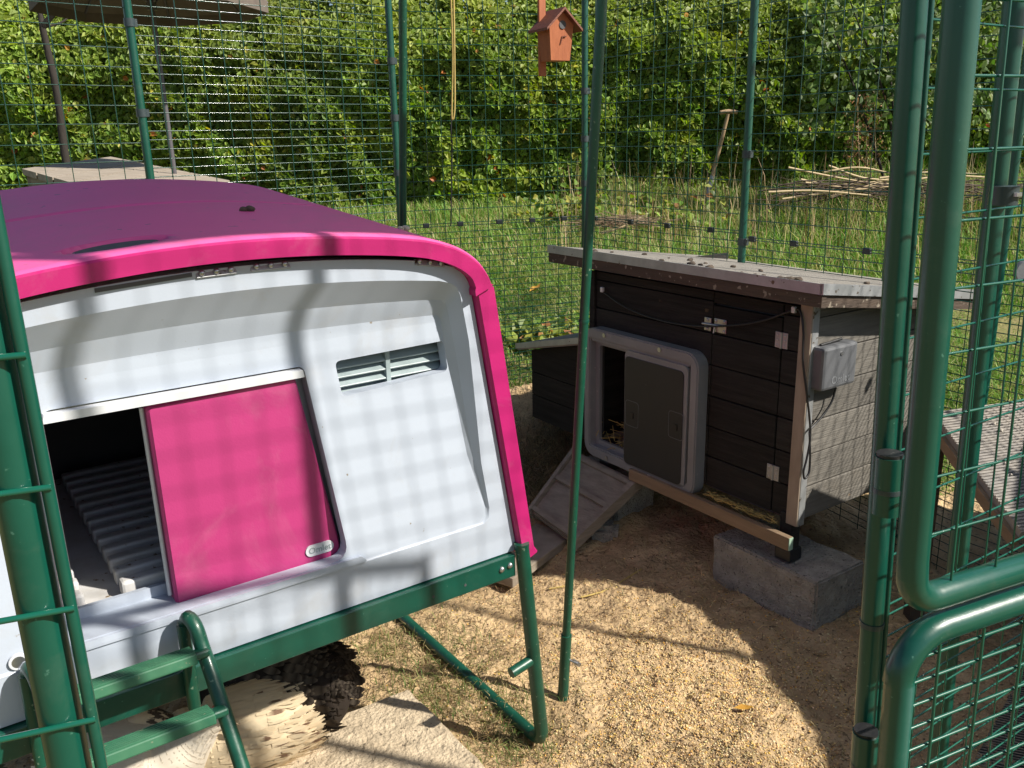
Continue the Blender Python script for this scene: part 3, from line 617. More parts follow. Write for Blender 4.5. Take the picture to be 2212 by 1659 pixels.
hay = MB()
for k in range(130):
    y = random.uniform(.05, .34); c = Vector((random.uniform(-.045, -.012), y, .292 + random.uniform(0, .012))); a = random.uniform(0, 6.28); d = Vector((math.cos(a) * .3, math.sin(a), random.uniform(-.2, .3))) * random.uniform(.01, .03); hay.tube([c - d, c + d], .0018, 3, False)
tag(hay.build('wood_shavings', 'rope', CO, world=False), kind='stuff')
for (x, y, zb) in ((.015, .035, .168), (.015, .92, .20), (.72, .035, 0), (.72, .92, 0)):
    lg = MB(); lg.rbox((x, y, (zb + .31) / 2 + .01), (.046, .046, .31 - zb + .02), b=.003); LG = lg.build('leg', 'wood', CO, world=False)
    MB().rbox((x, y, zb + .022), (.062, .062, .044), b=.006).build('leg_shoe', 'black', LG, world=False)
# nest box on the far side
NB = holder('nest_box', MB().box((.25, 1.235, .45), (.44, .40, .30)), 'inside')
for k in range(3): 
    zt = (.395, .50, .60)[k]; zb = (.285, .395, .50)[k]
    mb = MB(); y0, y1 = WID + .006, 1.448; ztl = zt if k < 2 else .600; ztr = zt if k < 2 else .70
    mb.add([(.010, y0, zb + .002), (.010, y1, zb + .002), (.010, y1, ztl - .002), (.010, y0, ztr - .002), (.026, y0, zb + .002), (.026, y1, zb + .002), (.026, y1, ztl - .002), (.026, y0, ztr - .002)], [(0, 1, 2, 3), (7, 6, 5, 4), (0, 4, 5, 1), (1, 5, 6, 2), (2, 6, 7, 3), (3, 7, 4, 0)]); mb.build('board', 'wood', NB, world=False)
mb = MB(); 
mb.add([(-.03, WID + .004, .735), (-.03, 1.50, .622), (.52, 1.50, .622), (.52, WID + .004, .735), (-.03, WID + .004, .705), (-.03, 1.50, .594), (.52, 1.50, .594), (.52, WID + .004, .705)], [(0, 1, 2, 3), (7, 6, 5, 4), (0, 4, 5, 1), (1, 5, 6, 2), (2, 6, 7, 3), (3, 7, 4, 0)])
nl = mb.build('nest_box_lid', 'felt', NB, world=False); mb = MB()
mb.add([(-.036, WID + .004, .737), (-.036, 1.506, .624), (-.0305, 1.506, .624), (-.0305, WID + .004, .737), (-.036, WID + .004, .712), (-.036, 1.506, .600), (-.0305, 1.506, .600), (-.0305, WID + .004, .712)], [(0, 1, 2, 3), (7, 6, 5, 4), (0, 4, 5, 1), (1, 5, 6, 2), (2, 6, 7, 3), (3, 7, 4, 0)]); mb.build('lid_edging', 'alu', NB, world=False)
# control box with its cable on the sunny side
bx = MB(); bx.rbox((.085, -.026, .818), (.165, .050, .135), b=.010); CB = bx.build('control_box', 'box', CO, world=False)
text_mesh('Omlet', .034, .0006, lambda u, v, w: Vector((.090 + u, -.0513 - w, .778 + v))).build('lettering', 'grey', CB, world=False)
MB().tube([(.085, -.050, .858), (.085, -.0535, .858)], .006, 10).build('screw', 'steel', CB, world=False)
MB().tube([(.02, -.022, .888), (.12, -.022, .893)], .0045, 8).build('aerial', 'black', CB, world=False)
cab = [(-.010, .95, .93), (-.014, .80, .885), (-.014, .60, .865), (-.014, .40, .880), (-.014, .20, .925), (-.014, .06, .985), (-.016, .03, .985), (-.020, .012, .93), (-.022, .004, .84), (-.016, -.014, .74), (-.004, -.022, .66), (.0, -.026, .60), (-.014, -.030, .54), (-.028, -.032, .50), (-.020, -.032, .475), (.002, -.030, .49), (.004, -.028, .54), (-.002, -.026, .60), (.002, -.022, .625), (.03, -.020, .64), (.07, -.020, .665), (.10, -.022, .70), (.11, -.024, .74)]
cab = [(x, y, z) for x, y, z in cab]
MB().tube(spline(cab, 110), .0034, 7).build('cable', 'black', CO, world=False)
for (x, y, z) in ((-.014, .94, .935), (-.014, .055, .988)): MB().rbox((x, y, z), (.012, .014, .020), b=.003).build('cable_hook', 'whiteclean', CO, world=False)
MB().tube([(.02, -.010, .872), (.02, -.013, .872)], .010, 10).build('washer', 'steel', CO, world=False)

# ---------------------------------------------------------------- blocks, slab, ramp, plank
def rough_block(name, label, cat, corners, z0, z1, mat, seg=14, amp=.004, chip=.012, bevel=.006):
    """stone block over a four-cornered plan, faces pitted and arrises worn"""
    c = [Vector((p[0], p[1], 0)) for p in corners]; base = sum(c, Vector()) / 4
    bm = bmesh.new(); vs = [bm.verts.new((p.x, p.y, z)) for z in (z0, z1) for p in c]
    for f in ((0, 1, 2, 3), (4, 5, 6, 7), (0, 1, 5, 4), (1, 2, 6, 5), (2, 3, 7, 6), (3, 0, 4, 7)): bm.faces.new([vs[i] for i in f])
    bmesh.ops.recalc_face_normals(bm, faces=bm.faces); bmesh.ops.bevel(bm, geom=list(bm.edges), offset=bevel, segments=2, affect='EDGES')
    bmesh.ops.subdivide_edges(bm, edges=[e for e in bm.edges if e.calc_length() > .05], cuts=seg, use_grid_fill=True)
    bmesh.ops.triangulate(bm, faces=[f for f in bm.faces if len(f.verts) > 4])
    bm.normal_update()
    for v in bm.verts:
        p = v.co; k = noise.noise(p * 45) * amp + noise.noise(p * 12) * amp * 1.4
        ed = min(min((p.xy - Vector((a.x, a.y)).lerp(Vector((b.x, b.y)), 0)).length for a, b in ((c[0], c[1]),)), 9)
        v.co = p + v.normal * k
    mb = MB(); bm.verts.index_update(); mb.add([v.co for v in bm.verts], [tuple(v.index for v in f.verts) for f in bm.faces], False); bm.free()
    base.z = z0; ROOTn = Matrix.Translation(base)
    o = bpy.data.objects.new(name, None); bpy.data.objects.remove(o)
    me_o = mb.build(name, mat); me = me_o.data
    for v in me.vertices: v.co = v.co - base
    me_o.location = base; return tag(me_o, label, cat)
bC, bT, bR = at_z(1757, 1364, 0), at_z(1537, 1250, 0), at_z(1880, 1300, 0)
bw = (bR - bC).normalized() * .245
rough_block('concrete_block', 'large grey concrete block under the near leg of timber hen house', 'block', [bC, bC + bw, bT + bw, bT], -.03, .166, 'concrete', 18)
q = CN + fY * .92 + rX * .015
rough_block('concrete_block', 'grey concrete block in shade behind the wooden ramp', 'block', [q + rX * -.10 + fY * -.16, q + rX * .10 + fY * -.16, q + rX * .10 + fY * .17, q + rX * -.10 + fY * .17], -.03, .198, 'concrete', 12)
q = at_z(1292, 1188, 0) + Vector((.02, .05, 0))
rough_block('stone_lump', 'small rounded grey stone beside the foot of the ramp', 'stone', [q + Vector((-.06, -.03, 0)), q + Vector((.055, -.05, 0)), q + Vector((.07, .05, 0)), q + Vector((-.05, .06, 0))], -.02, .085, 'concrete', 6, .004, bevel=.02)
sc_ = [at_z(882, 1487, .045), at_z(1085, 1690, .045), at_z(760, 2000, .045), at_z(500, 1630, .045)]
rough_block('paving_slab', 'pale gritty paving slab on the ground beside the hens', 'slab', sc_, -.02, .045, 'slab', 34, .0028, bevel=.005)
# wooden ramp up to the automatic door
rTR, rTL, rBR, rBL = CN + fY * .69 + rX * -.035 + Vector((0, 0, .225)), CN + fY * 1.07 + rX * -.035 + Vector((0, 0, .235)), at_z(1243, 1176, .075), at_z(1150, 1108, .105)
RP = thing('wooden_ramp', 'weathered wooden ramp with cross battens below the automatic door', 'ramp', (rTR + rBL) / 2 * 1.0 - Vector((0, 0, .1)))
def rp(u, v, w=0):
    p = rTR.lerp(rTL, u).lerp(rBR.lerp(rBL, u), v); nn = (rTL - rTR).cross(rBR - rTR).normalized(); nn = nn if nn.z > 0 else -nn; return p + nn * w
def slabq(mb, u0, u1, v0, v1, w0, w1):
    mb.add([rp(u0, v0, w1), rp(u1, v0, w1), rp(u1, v1, w1), rp(u0, v1, w1), rp(u0, v0, w0), rp(u1, v0, w0), rp(u1, v1, w0), rp(u0, v1, w0)], [(0, 1, 2, 3), (7, 6, 5, 4), (0, 4, 5, 1), (1, 5, 6, 2), (2, 6, 7, 3), (3, 7, 4, 0)]); return mb
slabq(MB(), .07, 1, .00, .46, -.012, .006).build('ramp_board', 'oldwood', RP); slabq(MB(), .07, 1, .47, .995, -.016, .002).build('ramp_board', 'oldwood', RP)
for v in (.05, .43, .93): slabq(MB(), .07, 1, v, v + .055, .006, .018).build('batten', 'oldwood', RP)
slabq(MB(), -.01, .062, -.02, 1.05, -.022, .020).build('side_rail', 'oldwood', RP); slabq(MB(), 1.005, 1.06, -.02, 1.02, -.022, .020).build('side_rail', 'oldwood', RP)
pa, pb = at_z(1236, 1158, .055), at_z(1113, 1250, .055); pd_ = (pb - pa).normalized(); pw = Vector((-pd_.y, pd_.x, 0)); pw = pw if pw.y > 0 else -pw
PK = MB().rbox(pa.lerp(pb, .5) + pw * .085 + Vector((0, 0, -.012)), ((pb - pa).length * 1.08, .17, .036), (pd_, pw, Vector((0, 0, 1))), b=.004).build('wooden_plank', 'pine')
PK.data.materials[0] = M['oldwood']; tag(PK, 'pale wooden plank leading from ramp foot under the pink wall panel', 'plank')

# ---------------------------------------------------------------- leaning tubes
CP = thing('tent_pole', 'leaning dark green pole with ringed sleeve standing in front of timber hen house', 'pole', (0.12, 2.05, 0))
p0 = Vector((0.12, 2.05, -.02)); ptop = at(1300, 0, 1.96); dcp = (ptop - p0).normalized(); zj = at(1224, 1366, 2.05).z; 
pj = p0 + dcp * ((zj - p0.z) / dcp.z); pt2 = p0 + dcp * (2.30 / dcp.z); pr = p0 + dcp * (at(1262, 677, 2.0).z / dcp.z)
MB().tube([p0, pj], .0148, 16).build('sleeve', 'greend', CP); MB().tube([pj - dcp * .01, pr, pt2], [.0112, .0112, .0125], 16).build('pole_tube', 'greend', CP); MB().tube([pr, pr + dcp * .006], .0128, 16).build('joint_ring', 'green', CP)
pbm = p0 + dcp * .155; wg = MB(); wg.tube([pbm, pbm + Vector((.034, -.012, -.010))], .0035, 8); wg.box(pbm + Vector((.030, -.010, -.009)), (.026, .004, .010), (Vector((.8, -.2, -.5)), Vector((.2, .95, 0)), Vector((.5, .1, .85)))); wg.build('wing_bolt', 'steel', CP)
qa, qb = at(870, 0, 2.62), at(870, 500, 2.74); dq = (qb - qa).normalized(); qg = qa + dq * ((0 - qa.z) / dq.z); qt = qa - dq * ((2.32 - qa.z) / -dq.z)
LP = thing('tent_pole', 'dark green pole rising behind the right side of the pink lid', 'pole', (qg.x, qg.y, 0)); MB().tube([qg, qa + (qa - qb).normalized() * .5], .0118, 16).build('pole_tube', 'greend', LP)

# ---------------------------------------------------------------- front of the run: door posts, folded-back gate, mesh panels
def line_post(a, b, dist, z0, z1):
    def pt(px, py): d = ray(px, py); return EYE + d * (dist / math.hypot(d.x, d.y))
    A, B = pt(*a), pt(*b); d = (A - B) / (A.z - B.z); return B + d * (z0 - B.z), B + d * (z1 - B.z)
# left door post with the mesh panel that carries on to the left
a0, a1 = line_post((-75, 480), (148, 1640), .62, -.05, 2.5)
AP = thing('door_post', 'green tubular door post with mesh wires at the left edge', 'post', (a0.x, a0.y, 0)); MB().tube([a0, a1], .0142, 20).build('post_tube', 'green', AP)
r0, r1 = line_post((-6, 480), (216, 1640), .605, -.02, 2.5); MB().tube([r0, r1], .0042, 12).build('edge_rod', 'green', AP)
e1 = Vector((.943, .334, 0)); dz = .0715
def rod_at(z, lo, hi): return lo.lerp(hi, (z - lo.z) / (hi.z - lo.z))
zw = (lambda d: (EYE + d * (.605 / math.hypot(d.x, d.y))).z)(ray(48, 765)); dz = (zw - (lambda d: (EYE + d * (.605 / math.hypot(d.x, d.y))).z)(ray(150, 1310))) / 2
for k in range(-14, 16):
    z = zw + k * dz
    if not .02 < z < 2.45: continue
    p = rod_at(z, r0, r1) + Vector((0, -.004, 0)); MB().tube([p + e1 * .004, p - e1 * .5], .0023, 8).build('wire', 'wire', AP)
for k in range(1, 7): p, p2 = r0 - e1 * (.075 * k), r1 - e1 * (.075 * k); MB().tube([p, p2], .0023, 8).build('wire', 'wire', AP)
# right door post
b0, b1 = line_post((1953, 331), (1873, 1500), 1.09, -.05, 2.5)
BP = thing('door_post', 'dark green door post carrying the gate hinges at right', 'post', (b0.x, b0.y, 0)); MB().tube([b0, b1], .0140, 20).build('post_tube', 'green', BP)
zr = rod_at(.90, b0, b1); 
d_ = ray(1870, 1340); zr = rod_at((EYE + d_ * (1.09 / math.hypot(d_.x, d_.y))).z, b0, b1); MB().tube([zr - Vector((0, 0, .006)), zr + Vector((0, 0, .001))], .0152, 20).build('joint_ring', 'band', BP)
off_r = Vector((.0235, .012, 0)); MB().tube([b0 + off_r, b1 + off_r], .0036, 10).build('edge_rod', 'green', BP)
# gate, folded back along the fence: upper and lower leaf
g0, g1 = line_post((2049, 329), (1972, 1200), 1.0, 0, 2.15)
dgz = lambda px, py, dist: (lambda d: EYE + d * (dist / math.hypot(d.x, d.y)))(ray(px, py))
zbar = dgz(1990, 1304, 1.005).z; eg = (at_z(2212, 1236, zbar) - at_z(2005, 1302, zbar)); eg.z = 0; eg.normalize()
zlow = dgz(1985, 1384, 1.0).z
Rb = .038; GW = .86
GT = thing('run_gate', 'green tubular stable gate with wire mesh folded open at right', 'gate', (g0.x, g0.y, 0))
def arc(c, a, b, n=7): return [c + a * math.cos(t) + b * math.sin(t) for t in np.linspace(0, math.pi / 2, n)]
Zv = Vector((0, 0, 1)); gb = rod_at(zbar, g0, g1)
ztop = 1.90; path = [rod_at(ztop, g0, g1), rod_at(zbar + Rb * 1.5, g0, g1)] + arc(gb + eg * Rb + Zv * Rb, -eg * Rb, -Zv * Rb) + [gb + eg * (GW - Rb)] + arc(gb + eg * (GW - Rb) + Zv * Rb, -Zv * Rb, eg * Rb) + [rod_at(ztop, g0, g1) + eg * GW, rod_at(ztop, g0, g1)]
UL = MB().tube(path, .0175, 18).build('upper_leaf_frame', 'green', GT)
gl = rod_at(zlow, g0, g1) + eg * -.004; dl0 = rod_at(.08, g0, g1) + (dgz(1934, 1560, .985) - rod_at(dgz(1934, 1560, .985).z, g0, g1)) * 1.0
lrod = lambda z: rod_at(z, g0, g1) - eg * .004
bot = lrod(.07)
Rl = .060
path = [bot, lrod(zlow - Rl)] + arc(gl + eg * Rl - Zv * Rl, -eg * Rl, Zv * Rl) + [gl + eg * (GW - Rl)] + arc(gl + eg * (GW - Rl) - Zv * Rl, Zv * Rl, eg * Rl) + [bot + eg * GW, bot]
LL = MB().tube(path, .0175, 18).build('lower_leaf_frame', 'green', GT)
for k in range(11):
    z = zbar + .010 + k * .0715
    if z > 1.89: break
    p = rod_at(z, g0, g1); MB().tube([p + eg * .012, p + eg * GW], .0016, 8).build('wire', 'wire', UL)
for k in range(19):
    z = zbar + .010 + .0715 * 11 + k * .0715
    if z < 1.89: p = rod_at(z, g0, g1); MB().tube([p + eg * .012, p + eg * GW], .0016, 8).build('wire', 'wire', UL)
wn_ = Vector((eg.y, -eg.x, 0)) * .0043
for k in range(11): p = g0 + eg * (.062 + .076 * k) + wn_; p2 = g1 + eg * (.062 + .076 * k) + wn_; t0 = (zbar - p.z) / (p2.z - p.z); MB().tube([p.lerp(p2, t0), p.lerp(p2, (1.90 - p.z) / (p2.z - p.z))], .0016, 8).build('wire', 'wire', UL)
for k in range(24):
    z = zlow - .035 - k * .0325
    if z < .09: break
    p = lrod(z); MB().tube([p + eg * .012, p + eg * GW], .0021, 8).build('wire', 'wire', LL)
for k in range(11): sh = eg * (.058 + .076 * k) + wn_; MB().tube([lrod(.09) + sh, lrod(zlow - .01) + sh], .0021, 8).build('wire', 'wire', LL)
for (px0, py0, px1, py1) in ((1922, 985, 1914, 1108), (1871, 1582, 1863, 1700)):
    ha, hb = dgz(px0, py0, 1.045), dgz(px1, py1, 1.045)
    hg = MB().tube([hb, ha], .0168, 18).build('hinge', 'green', GT); m_ = ha.lerp(hb, .58); ax_ = (ha - hb).normalized()
    MB().tube([m_ - ax_ * .003, m_ + ax_ * .003], .0172, 18).build('washer', 'band', hg); MB().tube([ha, ha + ax_ * .004], .0150, 18).build('hinge_cap', 'black', hg)
    MB().box(ha.lerp(hb, .3) + eg * .024, (.03, .010, .03), (eg, Zv.cross(eg), Zv)).build('hinge_plate', 'green', hg)
# fixed mesh panel behind the gate, and the post it is banded to
t0, t1 = line_post((2190, 20), (2044, 1452), 1.44, -.05, 2.3)
FP = thing('front_mesh_panel', 'green wire mesh panel fixed behind the folded gate', 'fence', (b0.x, b0.y, 0)); TP = MB().tube([t0, t1], .0150, 18).build('post', 'green', FP)
tb = dgz(2168, 422, 1.42); MB().tube([tb - Zv * .013, tb + Zv * .013], .0195, 16).build('band', 'band', FP); MB().box(tb + Vector((.012, -.018, .002)), (.018, .006, .005), (eg, Zv.cross(eg), Zv)).build('band_screw', 'steel', FP)
ef = Vector((math.cos(rad(33)), math.sin(rad(33)), 0)); bm0, bm1 = b0 + off_r, b1 + off_r; fn_ = Vector((ef.y, -ef.x, 0)) * .0043
for k in range(23): z = .90 + .0715 * k; p = rod_at(z, bm0, bm1); MB().tube([p, p + ef * 1.0], .0015, 7).build('wire', 'wire', FP)
for k in range(26): z = .885 - .0325 * k; p = rod_at(max(z, .03), bm0, bm1); MB().tube([p, p + ef * 1.0], .0014, 7).build('wire', 'wire', FP)
for k in range(1, 14):
    MB().tube([bm0 + ef * (.076 * k) + fn_, bm1 + ef * (.076 * k) + fn_], .0014, 7).build('wire', 'wire', FP)
kx = at(2214, 585, 1.75); MB().tube([kx, kx + Vector((0, -.012, 0))], .024, 20).build('round_cap', 'grey', FP)

# ---------------------------------------------------------------- roof wires, added shade cover, added shade sheet (they stand above and beside the view)
e2 = Vector((-.334, .943, 0)); oA = Vector((a0.x, a0.y, 2.34))
RM = thing('run_top_bars', 'green tubular top bars joining the posts above the view', 'frame', (0.4, 2.2, 2.3))
for v in (1.9,): MB().tube([oA + e2 * v, oA + e2 * v + e1 * 2.9], .014, 10).build('top_bar', 'green', RM)
def cast(p, z): return p + TO_SUN * ((z - p.z) / TO_SUN.z)
def lidp(s, y): return W(s, y, 1.343 - .0 + .075 * max(0, -y) - (.20 * (abs(s - MID) / .53) ** 4 * .45))
zc = 2.335
shade = [cast(lidp(-.10, -.012), zc), cast(lidp(.2, -.010), zc), cast(lidp(.585, -.010), zc), cast(lidp(.845, -.008), zc), cast(lidp(.955, -.22), zc), cast(lidp(1.25, -.75), zc), cast(lidp(1.25, -1.25), zc), cast(lidp(-.16, -1.25), zc)]
mb = MB(); n_ = len(shade); mb.add([p for p in shade] + [p + Vector((0, 0, .004)) for p in shade], [tuple(range(n_)), tuple(range(n_, 2 * n_))[::-1]] + [(i, (i + 1) % n_, n_ + (i + 1) % n_, n_ + i) for i in range(n_)])
tag(mb.build('added_shade_cover', 'cover'), 'unseen milky cover added above the pink lid to shade it', 'cover')  # added out of view, outline cast from the lid so its shade fits
wa, wb = Vector((2.10, 2.98)), Vector((1.92, .70))
mb = MB(); rows = 12; vs = []; fs = []
for i in range(rows + 1):
    p = wa.lerp(wb, i / rows); w = Vector((DR.y, -DR.x)) * (.025 * math.sin(i * 1.9)); top = 1.16 + .04 * math.sin(i * 1.3)
    vs += [(p.x + w.x, p.y + w.y, .0), (p.x + w.x * .4, p.y + w.y * .4, top), (p.x + w.x * .4 + .004, p.y + w.y * .4 + .004, top), (p.x + w.x + .004, p.y + w.y + .004, 0)]
for i in range(rows):
    for k in range(4): fs.append((i * 4 + k, i * 4 + (k + 1) % 4, (i + 1) * 4 + (k + 1) % 4, (i + 1) * 4 + k))
tag(mb.add(vs, fs).build('added_shade_sheet', 'tarp'), 'unseen dark green sheet added right of the run to shade the sand', 'sheet')  # added out of view to throw shade over the right-hand sand

# ---------------------------------------------------------------- mat-topped stand and floor mat at the right
mTL, mBL = at(2018, 892, 2.42), at(2206, 1150, 1.98); mTR = mTL + Vector((.62, .16, .012)); mBR = mBL + (mTR - mTL)
MS = thing('matted_stand', 'low wooden stand topped with dark ribbed rubber matting behind the gate', 'stand', (mTL.x, mTL.y, 0))
mn = (mTR - mTL).cross(mBL - mTL).normalized(); mn = mn if mn.z > 0 else -mn
def mq(u, v, w=0): return mTL.lerp(mTR, u).lerp(mBL.lerp(mBR, u), v) + mn * w
def mslab(u0, u1, v0, v1, w0, w1): return MB().add([mq(u0, v0, w1), mq(u1, v0, w1), mq(u1, v1, w1), mq(u0, v1, w1), mq(u0, v0, w0), mq(u1, v0, w0), mq(u1, v1, w0), mq(u0, v1, w0)], [(0, 1, 2, 3), (7, 6, 5, 4), (0, 4, 5, 1), (1, 5, 6, 2), (2, 6, 7, 3), (3, 7, 4, 0)])
mslab(0, 1, 0, 1, -.018, 0).build('stand_top', 'mat', MS)
for k in range(44): mslab(.0, 1, k / 44, k / 44 + .012, 0, .0035).build('mat_rib', 'mat', MS)
mslab(-.02, .02, 0, 1, -.05, -.0185).build('side_bearer', 'pine', MS); mslab(.0, 1, -.0, .03, -.05, -.0185).build('back_bearer', 'pine', MS)
for (u, v) in ((.02, .03), (.96, .03), (.96, .96)): p = mq(u, v, -.03); MB().box(Vector((p.x, p.y, p.z / 2)), (.045, .045, p.z)).build('leg', 'woodr', MS)
for k in range(30): 
    p = mq(random.uniform(.05, .9), random.uniform(.1, .95), .005); MB().ball(p, random.uniform(.003, .008), 6, 4, .3).build('crumb', 'stone', MS)
fmA, fmB, fmC = at_z(2100, 1650, .012), at_z(2215, 1440, .012), at_z(2330, 1700, .012)
FMT = thing('floor_mat', 'fine ribbed mat on the sand behind the lower gate leaf', 'mat', fmA); mb = MB(); mb.add([fmA, fmB, fmB + (fmC - fmA), fmC], [(0, 1, 2, 3)]); mb.build('mat_base', 'black', FMT)
for k in range(46): p, p2 = fmA.lerp(fmB, k / 45), (fmC).lerp(fmB + fmC - fmA, k / 45); MB().tube([p + Zv * .002, p2 + Zv * .002], .0022, 5).build('mat_rib', 'oldwood', FMT)

# ---------------------------------------------------------------- birdhouse and cord on the fence
bc = at(1199, 84, 3.86); nf = Vector((.50, -.866, 0)).normalized(); sf = Vector((.866, .50, 0)).normalized()
BH_ = thing('birdhouse', 'rust brown wooden birdhouse with round hole hanging in front of fence', 'birdhouse', (bc.x, bc.y, bc.z - .11))
def bhp(u, w, z): return bc + sf * u + nf * w + Zv * z
bw0, bw1, bd0, bd1, zt_, zb_ = .060, .047, .050, .040, .050, -.088
vsb = [bhp(-bw1, bd1, zb_), bhp(bw1, bd1, zb_), bhp(bw1, -bd1, zb_), bhp(-bw1, -bd1, zb_), bhp(-bw0, bd0, zt_), bhp(bw0, bd0, zt_), bhp(bw0, -bd0, zt_), bhp(-bw0, -bd0, zt_), bhp(0, bd0 + .002, .105), bhp(0, -bd0, .105)]
MB().add(vsb, [(3, 2, 1, 0), (0, 1, 5, 8, 4), (1, 2, 6, 5), (2, 3, 7, 9, 6), (3, 0, 4, 7), (4, 8, 9, 7), (5, 6, 9, 8)]).build('box', 'birdwood', BH_)
for sg in (-1, 1):
    mb = MB(); p_ = [(0, .112), (sg * .088, .030)]; vs = []
    for dz_ in (0, -.010):
        for u, z in p_:
            for w in (.078, -.070): vs.append(bhp(u, w, z + dz_ + .004))
    mb.add(vs, [(0, 1, 3, 2), (4, 6, 7, 5), (0, 2, 6, 4), (1, 5, 7, 3), (2, 3, 7, 6), (0, 4, 5, 1)]); mb.build('roof_board', 'birdroof', BH_)
MB().tube([bhp(.005, .044, .050), bhp(.005, .0515, .050)], .0165, 20).build('entrance_hole', 'inside', BH_)
MB().tube([bhp(-.004, .046, -.025), bhp(.004, .049, .004), bhp(.022, .0495, .006)], .0032, 6).build('carved_mark', 'birdroof', BH_)
MB().rbox(bhp(-.035, -.048, .02), (.034, .014, .33), (sf, nf, Zv), b=.003).build('hanging_slat', 'birdwood', BH_)
ra, rb_ = at(974, -10, 4.10), at(976, 250, 4.10)
RO = thing('yellow_rope', 'yellow rope loop hanging on the fence behind the lid', 'rope', rb_); MB().tube(spline([ra, ra.lerp(rb_, .5) + Vector((.006, 0, 0)), rb_, rb_ + Vector((.014, 0, .03)), ra.lerp(rb_, .5) + Vector((.014, 0, 0)), ra + Vector((.012, 0, 0))], 40), .0042, 7).build('rope_loop', 'rope', RO)
ca, cb_ = at(975, 225, 4.11), at(974, 488, 4.11); MB().tube(spline([ca, ca.lerp(cb_, .3), ca.lerp(cb_, .33) + Vector((.004, 0, 0)), cb_], 20), .0035, 6).build('black_cord', 'black', RO)

# ---------------------------------------------------------------- table, parasol, tree behind the left fence
tL, tB, tR = at(46, 364, 4.55), at(238, 338, 6.05), at(498, 390, 4.75)
TB = thing('garden_table', 'silvery wooden slatted table behind the fence under the parasol', 'table', ((tL + tR) / 2 - Vector((0, 0, .85))))
def tq(u, v, w=0): return tB + (tR - tB) * u + (tL - tB) * v + Zv * w
for k in range(7):
    u0, u1 = k / 7 + .006, (k + 1) / 7 - .006; mb = MB(); mb.add([tq(u0, 0, 0), tq(u1, 0, 0), tq(u1, 1, 0), tq(u0, 1, 0), tq(u0, 0, -.03), tq(u1, 0, -.03), tq(u1, 1, -.03), tq(u0, 1, -.03)], [(0, 1, 2, 3), (7, 6, 5, 4), (0, 4, 5, 1), (1, 5, 6, 2), (2, 6, 7, 3), (3, 7, 4, 0)]); mb.build('slat', 'tablewood', TB)
for (u, v) in ((.06, .06), (.94, .06), (.94, .94), (.06, .94)):
    p = tq(u, v, -.031); g = float(hgt(p.x, p.y)); MB().box(Vector((p.x, p.y, (p.z + g) / 2)), (.06, .06, p.z - g)).build('leg', 'oldwood', TB)
for v in (.04, .96): 
    mb = MB(); mb.add([tq(.03, v - .015, -.031), tq(.97, v - .015, -.031), tq(.97, v + .015, -.031), tq(.03, v + .015, -.031), tq(.03, v - .015, -.10), tq(.97, v - .015, -.10), tq(.97, v + .015, -.10), tq(.03, v + .015, -.10)], [(0, 1, 2, 3), (7, 6, 5, 4), (0, 4, 5, 1), (1, 5, 6, 2), (2, 6, 7, 3), (3, 7, 4, 0)]); mb.build('apron', 'oldwood', TB)
ub, ut = at(379, 392, 4.95), at(326, 0, 4.95); du = (ut - ub).normalized(); ug = ub - du * ((ub.z - float(hgt(ub.x, ub.y))) / du.z); utop = ub + du * 1.42
PS = thing('parasol', 'taupe parasol with dark pole standing through the wooden table', 'parasol', ug); MB().tube([ug, utop], .0135, 14).build('pole', 'polegrey', PS)
ce = ut + du * .13; ring = [Vector((ce.x + .60 * math.cos(rad(45 * k + 12)), ce.y + .60 * math.sin(rad(45 * k + 12)), ce.z - .13)) for k in range(8)]; apx = Vector((ce.x, ce.y, ce.z + .42))
mb = MB(); mb.add(ring + [apx], [(k, (k + 1) % 8, 8) for k in range(8)]); mb.add([p - Zv * .008 for p in ring] + [apx - Zv * .008], [((k + 1) % 8, k, 8) for k in range(8)]); mb.loft(ring, [p - Zv * .06 for p in ring], False); mb.build('canopy', 'canvas', PS)
hub = ut - du * .03; MB().tube([hub - du * .02, hub + du * .05], .026, 12).build('hub', 'polegrey', PS)
for k in range(8):
    MB().tube([apx - Zv * .02, ring[k] - Zv * .012], .007, 6).build('rib', 'polegrey', PS); MB().tube([hub, apx.lerp(ring[k], .52) - Zv * .015], .006, 6).build('strut', 'polegrey', PS)
tb_, tt_ = at(142, 345, 6.3), at(92, 60, 6.3); gz0 = float(hgt(tb_.x, tb_.y)); dt = (tt_ - tb_).normalized(); tg = tb_ - dt * ((tb_.z - gz0) / dt.z)
TR = thing('young_tree', 'slim dark tree trunk forking at the top left before the hedge', 'tree', tg); MB().tube(spline([tg, tb_, tb_.lerp(tt_, .5) + Vector((.02, 0, 0)), tt_], 14), [.030 - .0006 * i for i in range(14)], 9).build('trunk', 'bark', TR)
for (ex, ey, r_) in ((50, -60, .018), (150, -70, .019), (125, -40, .012), (160, 20, .008)): 
    e_ = at(ex, ey, 6.3 + random.uniform(-.2, .2)); MB().tube(spline([tt_, tt_.lerp(e_, .5) + Vector((.03, 0, -.02)), e_ + Vector((0, 0, .0))], 9), [r_ * (1.15 - .06 * i) for i in range(9)], 7).build('limb', 'bark', TR)

